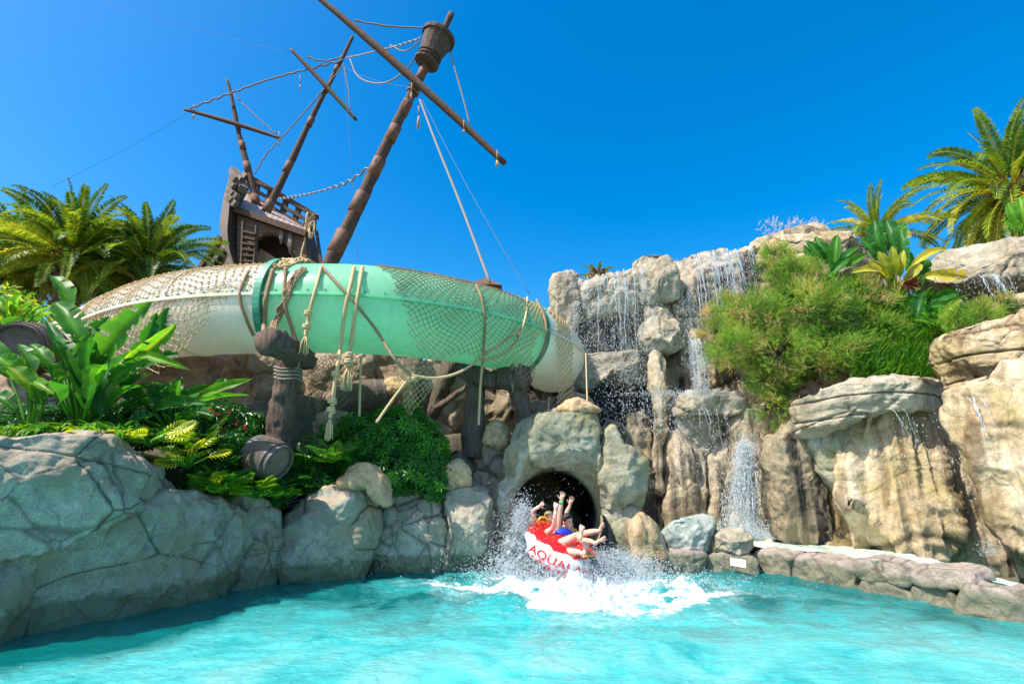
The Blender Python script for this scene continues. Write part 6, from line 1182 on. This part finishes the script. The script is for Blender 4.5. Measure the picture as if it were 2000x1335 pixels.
V, F = text_mesh('AQUALAND', off=.025); V[:, 0] /= V[:, 0].max()
ph0, ph1 = R(-100), R(8); th0 = -.18; h_ = .16
mk('lettering', ring(ph0 + (ph1 - ph0) * V[:, 0], th0 + h_ / RR * V[:, 1] * 1.0, RR + .004), F, M['red'], raft, False)

# ---------------------------------------------------------------- the riders
def hand(mb, wrist, d, palm_n, size=.17, curl=.35, thumb=1):
    d = unit(d); n_ = unit(np.asarray(palm_n) - d * (np.asarray(palm_n) @ d)); s = np.cross(d, n_); w = np.asarray(wrist); k = size / .18
    sweep(mb, [w, w + d * .03 * k, w + d * .085 * k], [.024 * k, .032 * k, .033 * k], 10)
    for q in (-1, -.33, .33, 1): sweep(mb, [w + d * .03 * k + s * .012 * k * q, w + d * .09 * k + s * .030 * k * q], [.014 * k, .013 * k], 8)
    for q, L in ((-1, .068), (-.33, .078), (.33, .073), (1, .056)):
        b = w + d * .088 * k + s * .030 * k * q; d1 = unit(d + s * .22 * q + n_ * curl * .3); d2 = unit(d1 + n_ * curl * .5); d3 = unit(d2 + n_ * curl * .6); p1 = b + d1 * L * k * .45; p2 = p1 + d2 * L * k * .32; p3 = p2 + d3 * L * k * .25
        sweep(mb, [b, p1, p2, p3], [.0105 * k, .0095 * k, .0085 * k, .0065 * k], 8)
    b = w + d * .035 * k + s * .028 * k * thumb; sweep(mb, [b, b + unit(d * .7 + s * thumb) * .04 * k, b + unit(d * .7 + s * thumb) * .04 * k + unit(d + s * thumb * .4 + n_ * .2) * .032 * k], [.014 * k, .012 * k, .009 * k], 8)
def foot(mb, heel, toe, sole, k=1.0):
    d = unit(np.asarray(toe) - heel); L = np.linalg.norm(np.asarray(toe) - heel); n_ = unit(np.asarray(sole) - d * (np.asarray(sole) @ d)); s = np.cross(d, n_); heel = np.asarray(heel)
    sweep(mb, [heel, heel + d * L * .15, heel + d * L * .4 - n_ * .012, heel + d * L * .68, heel + d * L * .84], [.020, .031, .026, .035, .026], 12)
    for q in (-1, -.5, 0, .5, 1): b = heel + d * L * .68 + s * .028 * q; sweep(mb, [b, b + d * L * (.26 - .03 * abs(q) - .03 * q), b + d * L * (.31 - .04 * q)], [.015, .0115 + (q < -.8) * .005, .008], 8)
def head_geo(mb, c, face, up, k=1.0):
    f = unit(face); u = unit(np.asarray(up) - f * (np.asarray(up) @ f)); s = np.cross(u, f); c = np.asarray(c)
    def ell(o, r, n=16):
        a = np.linspace(0, np.pi, n); b = np.linspace(0, 2 * np.pi, n * 2, endpoint=False); V = np.array([o + r[0] * math.sin(x) * math.cos(y) * s + r[1] * math.sin(x) * math.sin(y) * f + r[2] * math.cos(x) * u for x in a for y in b]); i = np.arange(n - 1)[:, None] * n * 2; j = np.arange(n * 2)[None]; q = (j + 1) % (n * 2); mb.add(V, np.stack([i + j, i + n * 2 + j, i + n * 2 + q, i + q], -1).reshape(-1, 4))
    ell(c + u * .025 * k, (.073 * k, .090 * k, .090 * k)); ell(c - u * .045 * k + f * .022 * k, (.056 * k, .062 * k, .065 * k)); ell(c - u * .085 * k + f * .055 * k, (.026 * k, .025 * k, .022 * k), 10)
    ell(c + f * .095 * k - u * .018 * k, (.014 * k, .018 * k, .020 * k), 8); ell(c + f * .082 * k + u * .01 * k, (.010 * k, .016 * k, .026 * k), 8)
    for q in (-1, 1): ell(c + s * q * .075 * k - u * .005 * k - f * .005 * k, (.010 * k, .017 * k, .030 * k), 8); ell(c + s * q * .036 * k + f * .062 * k - u * .03 * k, (.024 * k, .022 * k, .022 * k), 8)
    return f, u, s
def person(label, mat, J, head_face, head_up, hairmat, k=1.0, hair_len=.5):
    pel = np.asarray(J['pelvis']); root = empty('person', tuple(pel), label, 'person'); mb = MB()
    sw = lambda pts, rr_: sweep(mb, catmull(pts, 6), np.interp(np.linspace(0, 1, (len(pts) - 1) * 6 + 1), np.linspace(0, 1, len(rr_)), rr_) * k, 16)
    sh = (np.asarray(J['shL']) + J['shR']) / 2; ch = np.asarray(J['chest']); lat = unit(np.asarray(J['shR']) - J['shL'])
    for q in (-1, 1): sw([pel + lat * .075 * q * k, np.asarray(J['waist']) + lat * .045 * q * k, ch + lat * .07 * q * k, sh + lat * .07 * q * k], [.10, .085, .095, .07])
    sw([pel, J['waist'], ch, sh, J['neck']], [.12, .10, .105, .085, .052]); sw([sh, J['neck'], np.asarray(J['head']) - .02 * unit(head_up)], [.06, .050, .048]); sw([J['shL'], sh, J['shR']], [.05, .075, .05])
    f, u, s = head_geo(mb, J['head'], head_face, head_up, k)
    for nm in ('armL', 'armR'):
        if nm in J: a = J[nm]; sw([J['sh' + nm[-1]], a[0], a[1]], [.050, .044, .038, .036, .024]); hand(mb, a[1], np.asarray(a[2]) - a[1], a[3], .17 * k, thumb=a[4])
    for nm, sg_ in (('legL', -1), ('legR', 1)):
        if nm in J: a = J[nm]; hip = pel + lat * .09 * sg_ * k; sw([hip, a[0], a[1]], [.092, .078, .056, .052, .050, .034]); foot(mb, a[2], a[3], a[4]); sweep(mb, [a[1], (np.asarray(a[1]) + a[2]) / 2, np.asarray(a[2]) + unit(np.asarray(a[3]) - a[2]) * .04], [.034, .034, .030], 10)
    o = mb.build('body', M[mat], root); md = o.modifiers.new('r', 'REMESH'); md.mode = 'VOXEL'; md.voxel_size = .0062; md.use_smooth_shade = True; sm = o.modifiers.new('s', 'SMOOTH'); sm.iterations = 2
    bpy.context.view_layer.update(); dg = bpy.context.evaluated_depsgraph_get(); me = bpy.data.meshes.new_from_object(o.evaluated_get(dg)); me.name = 'body'; me.materials.clear(); me.materials.append(M[mat]); o.modifiers.clear(); o.data = me
    for p_ in me.polygons: p_.use_smooth = True
    c = np.asarray(J['head']); hb = MB(); rg = np.random.default_rng(2); n = 16; V = []; bb = np.linspace(0, 2 * np.pi, 36, endpoint=False)
    for x in np.linspace(0, 1, n):
        for y in bb:
            front = math.sin(y); lim = 2.15 - .95 * max(0, front) ** .7 ; a = x * lim; V.append(c + u * .03 * k + k * (.083 * math.sin(a) * math.cos(y) * s + .101 * math.sin(a) * math.sin(y) * f * (1 if front > 0 else 1.05) + .098 * math.cos(a) * u) - f * .008)
    i = np.arange(n - 1)[:, None] * 36; j = np.arange(36)[None]; q = (j + 1) % 36; hb.add(np.array(V) + .003 * rg.normal(size=(len(V), 3)), np.stack([i + j, i + 36 + j, i + 36 + q, i + q], -1).reshape(-1, 4))
    for q in range(14): b0 = c - f * .085 * k + u * (.03 - .05 * rg.random()) + s * .05 * rg.normal(); sweep(hb, [b0, b0 - f * .03 - u * .06, b0 - f * .02 - u * .10 * (1 + hair_len) + s * .02 * rg.normal()], [.022, .016, .005], 6)
    hb.build('hair', M[hairmat], root)
    eb = MB()
    for q in (-1, 1): lathe(eb, c + s * q * .031 * k + f * .084 * k + u * .012 * k, f, [(-.006, .002), (-.004, .011 * k), (.002, .008 * k), (.005, .001)], 10)
    eb.build('eyes', M['ink'], root)
    mo = MB(); a = np.linspace(-1, 1, 9); sweep(mo, [c + f * (.092 - .020 * q * q) * k - u * (.052 - .010 * q * q) * k + s * .026 * q * k for q in a], .0065 * k * (1.05 - .6 * np.abs(a)), 6); mo.build('smile', M['white'], root)
    return root, u, f, s
H = lambda px, py, Y: P(px, py, Y)
w1, u_, f_, s_ = person('woman in a royal blue bikini top with both arms raised, laughing, feet toward the camera', 'skin', dict(
  pelvis=H(1088, 1072, 8.28), waist=H(1092, 1058, 8.42), chest=H(1098, 1043, 8.55), neck=H(1103, 1031, 8.60), head=H(1108, 1018, 8.58), shL=H(1089, 1034, 8.48), shR=H(1118, 1038, 8.70),
  armL=(H(1093, 1003, 8.44), H(1097, 978, 8.40), H(1099, 964, 8.38), (-.2, -1, 0), -1), armR=(H(1106, 1008, 8.86), H(1113, 986, 8.86), H(1117, 972, 8.84), (.1, -1, 0), -1),
  legL=(H(1126, 1046, 7.98), H(1132, 1049, 7.66), H(1133, 1054, 7.60), H(1138, 1025, 7.62), (0, -1, -.1)), legR=(H(1106, 1076, 7.92), H(1134, 1078, 7.72), H(1141, 1084, 7.68), H(1145, 1058, 7.66), (.1, -1, .1))), (.62, -.78, -.05), (-.02, .05, 1), 'hair')
def shell(parent, segs, mat, name, k=1):
    mb = MB()
    for pts, rr_ in segs: sweep(mb, catmull(pts, 5), np.interp(np.linspace(0, 1, (len(pts) - 1) * 5 + 1), np.linspace(0, 1, len(rr_)), rr_), 18)
    return mb.build(name, M[mat], parent)
ch_ = H(1098, 1043, 8.55); latw = unit(H(1118, 1038, 8.70) - H(1089, 1034, 8.48)); fw_ = unit([.45, -.85, .15])
shell(w1, [([ch_ - latw * .165 + fw_ * .0, ch_ - latw * .06 + fw_ * .055, ch_ + latw * .06 + fw_ * .055, ch_ + latw * .165], [.045, .085, .075, .085, .045]), ([ch_ - latw * .07 + fw_ * .06, H(1099, 1031, 8.52)], [.03, .012]), ([ch_ + latw * .07 + fw_ * .06, H(1106, 1030, 8.53)], [.03, .012])], 'blue_cloth', 'bikini_top')
shell(w1, [([H(1081, 1076, 8.30), H(1088, 1073, 8.26), H(1097, 1073, 8.22)], [.11, .135, .11])], 'blue_cloth', 'bikini_bottom')
mb = MB(); c = H(1096.2, 980, 8.404); ax = unit(H(1097, 978, 8.40) - H(1093, 1003, 8.44)); lathe(mb, c, ax, [(-.022, .027), (-.022, .034), (.022, .033), (.022, .026)], 18); mb.build('wristband', M['green_band'], w1)
w2, *_ = person('child at the high side of the raft, one arm waving, a bare sole up', 'skin_pale', dict(
  pelvis=H(1066, 1050, 8.62), waist=H(1062, 1042, 8.72), chest=H(1061, 1032, 8.80), neck=H(1066, 1022, 8.82), head=H(1073, 1010, 8.80), shL=H(1049, 1022, 8.78), shR=H(1075, 1026, 8.90),
  armL=(H(1040, 1000, 8.74), H(1052, 989, 8.70), H(1061, 982, 8.66), (0, -1, .2), 1), armR=(H(1086, 1040, 8.8), H(1090, 1055, 8.62), H(1092, 1062, 8.58), (0, -1, 0), 1),
  legL=(H(1080, 1030, 8.32), H(1084, 1012, 8.18), H(1084, 1007, 8.15), H(1087, 981, 8.16), (0, -1, -.1)), legR=(H(1092, 1062, 8.5), H(1100, 1078, 8.5), H(1102, 1082, 8.5), H(1108, 1070, 8.45), (0, -1, 0))), (.6, -.8, .1), (-.1, 0, 1), 'hair_blond', k=.82, hair_len=.1)
shell(w2, [([H(1064, 1044, 8.70), H(1061, 1034, 8.79), H(1063, 1025, 8.82)], [.115, .12, .085])], 'lilac', 'swim_top')
mb = MB(); lathe(mb, H(1051, 990, 8.70), unit(H(1052, 989, 8.70) - H(1040, 1000, 8.74)), [(-.014, .024), (-.014, .03), (.014, .029), (.014, .023)], 16); mb.build('wristband', M['white'], w2)
person('person hidden behind the laughing woman with two bare legs reaching right', 'skin', dict(
  pelvis=H(1108, 1060, 8.92), waist=H(1104, 1050, 9.05), chest=H(1100, 1042, 9.15), neck=H(1098, 1032, 9.18), head=H(1098, 1022, 9.16), shL=H(1090, 1036, 9.1), shR=H(1110, 1040, 9.2),
  armL=(H(1086, 1050, 9.0), H(1094, 1060, 8.9), H(1098, 1062, 8.85), (0, -1, 0), 1), armR=(H(1118, 1050, 9.05), H(1122, 1060, 8.9), H(1126, 1064, 8.85), (0, -1, 0), 1),
  legL=(H(1138, 1043, 8.55), H(1167, 1036, 8.35), H(1171, 1038, 8.32), H(1180, 1020, 8.28), (.8, -.5, -.3)), legR=(H(1132, 1056, 8.45), H(1157, 1057, 8.12), H(1160, 1062, 8.08), H(1184, 1050, 8.02), (.3, -.8, -.3))), (.6, -.7, 0), (0, 0, 1), 'hair')

# ---------------------------------------------------------------- the splash
rg = np.random.default_rng(11); mb = MB()
# churned mound of foam: overlapping lumpy clots
xs = np.linspace(-1.7, 1.9, 260); ys = np.linspace(-1.25, .75, 160); X, Y = np.meshgrid(xs, ys); x = X.ravel(); y = Y.ravel(); q3 = np.stack([x, y, 0 * x], 1); env = np.exp(-((x + .05) / .6) ** 2 - ((y - .02) / .42) ** 2) * .17 + np.exp(-((x - .55) / .75) ** 2 - ((y + .45) / .42) ** 2) * .11
nz = fbm(q3 * 4, 5, 5, .62); hgt = env * (1 + .6 * np.clip(nz, -1, .8)) + .10 * env ** .5 * fbm(q3 * 13, 4, 6, .7) - .05
SC = PZ(1125, 1158, 0); V = np.stack([SC[0] + x, SC[1] + y, hgt], 1); mb.add(V, gridF(160, 260))
mb.build('splash_mound', M['foam'])['kind'] = 'stuff'
mb = MB()
def cloud(n, c, s, sz, p=2, st=1.2):
    pos = np.asarray(c) + rg.normal(size=(n, 3)) * s; pos = pos[pos[:, 2] > 0]; drops(mb, pos, sz[0] + (sz[1] - sz[0]) * rg.random(len(pos)) ** p, st)
R0 = PZ(1100, 1122, 0)
cloud(26000, R0 + [-.05, -.25, .10], [.55, .28, .13], (.002, .011), 2.5); cloud(16000, R0 + [.5, -.6, .04], [.75, .32, .08], (.002, .010), 2.5); cloud(15000, H(1020, 1050, 8.35), [.075, .10, .24], (.002, .011), 2.2); cloud(2500, H(1003, 1070, 8.2), [.22, .15, .28], (.003, .010), 3)
cloud(2600, H(1195, 1095, 7.9), [.28, .15, .09], (.002, .010), 3); cloud(900, H(1240, 1095, 7.8), [.22, .12, .08], (.003, .010), 3); cloud(220, H(1060, 1000, 8.6), [.35, .2, .3], (.003, .007), 2.5); cloud(500, H(1130, 1080, 8.0), [.25, .08, .08], (.003, .008), 2.5); cloud(2500, R0 + [0, -.3, .06], [1.4, .6, .12], (.002, .008), 3)
for k in range(110):  # thrown arcs of water
    a = rg.random() * 3.14; v = np.array([math.cos(a) * (.8 + rg.random()), -.3 - .6 * rg.random(), 1.2 + 1.3 * rg.random()]); p0 = R0 + [rg.normal() * .45, rg.normal() * .15, .15]; t = np.linspace(.05, .05 + .35 * rg.random(), 18)[:, None]; p = p0 + v * t * .75 - np.array([0, 0, 4.9]) * t * t; pos = np.repeat(p, 8, 0) + rg.normal(size=(144, 3)) * .014; pos = pos[pos[:, 2] > 0]; drops(mb, pos, .003 + .009 * rg.random(len(pos)) ** 2)
mb.build('splash_drops', M['drop'])['kind'] = 'stuff'

# ragged transparent sheets thrown up round the raft
mb = MB()
for k in range(9):
    a0 = -2.9 + k * .33; Vv = []; hh = .16 + .22 * rg.random() + (.35 if k < 2 else 0)
    for t in np.linspace(0, 1, 24):
        for u in np.linspace(-1, 1, 24): r_ = .78 + .30 * t; a = a0 + .22 * u; Vv.append(R0 + np.array([.02 + r_ * .85 * math.cos(a) , -.02 + r_ * .5 * math.sin(a), hh * math.sin(t * 2.4) * (1 - .5 * u * u) - .02]) + .03 * rg.normal(size=3))
    mb.add(np.array(Vv), gridF(24, 24))
mb.build('splash_sheets', M['sheet'])['kind'] = 'stuff'

# airborne mist in the plume and the burst
def mist(c, r, dens):
    m = bpy.data.materials.new('airborne_mist'); m.use_nodes = True; nt = m.node_tree; L = nt.links.new; nt.nodes.remove(nt.nodes['Principled BSDF'])
    v = N(nt, 'ShaderNodeVolumePrincipled'); v.inputs['Color'].default_value = (.97, .98, 1, 1); v.inputs['Anisotropy'].default_value = .2
    tc = N(nt, 'ShaderNodeTexCoord').outputs['Object']; mp = N(nt, 'ShaderNodeMapping'); mp.inputs['Scale'].default_value = tuple(1 / q for q in r); mp.inputs['Location'].default_value = (0, 0, -1); L(tc, mp.inputs[0])
    g = N(nt, 'ShaderNodeTexGradient'); g.gradient_type = 'SPHERICAL'; L(mp.outputs[0], g.inputs[0]); n = N(nt, 'ShaderNodeTexNoise', Scale=7.0, Detail=4.0, Roughness=.65); L(tc, n.inputs['Vector'])
    f = ramp(nt, n.outputs[0], [(.42, 0), (.62, 1)]); mu = N(nt, 'ShaderNodeMath'); mu.operation = 'MULTIPLY'; L(g.outputs['Fac'], mu.inputs[0]); L(f.outputs[0], mu.inputs[1]); m2 = N(nt, 'ShaderNodeMath'); m2.operation = 'MULTIPLY'; m2.inputs[1].default_value = dens; L(mu.outputs[0], m2.inputs[0]); L(m2.outputs[0], v.inputs['Density']); L(v.outputs[0], nt.nodes['Material Output'].inputs['Volume'])
    mb = MB(); lathe(mb, c, (0, 0, 1), [(-math.cos(a), max(.001, math.sin(a))) for a in np.linspace(0, math.pi, 20)], 32); V = np.concatenate(mb.V); V = (V - c) * np.array(r) + c; mb.V = [V]; mb.T = [np.full(len(V), .5)]
    mb.build('mist', m)['kind'] = 'stuff'
mist(np.array(H(1022, 1040, 8.3)), (.22, .22, .45), 12)
mist(R0 + np.array([.12, -.35, .16]), (.95, .5, .34), 5)
mist(R0 + np.array([.9, -.35, .08]), (.5, .35, .22), 4)
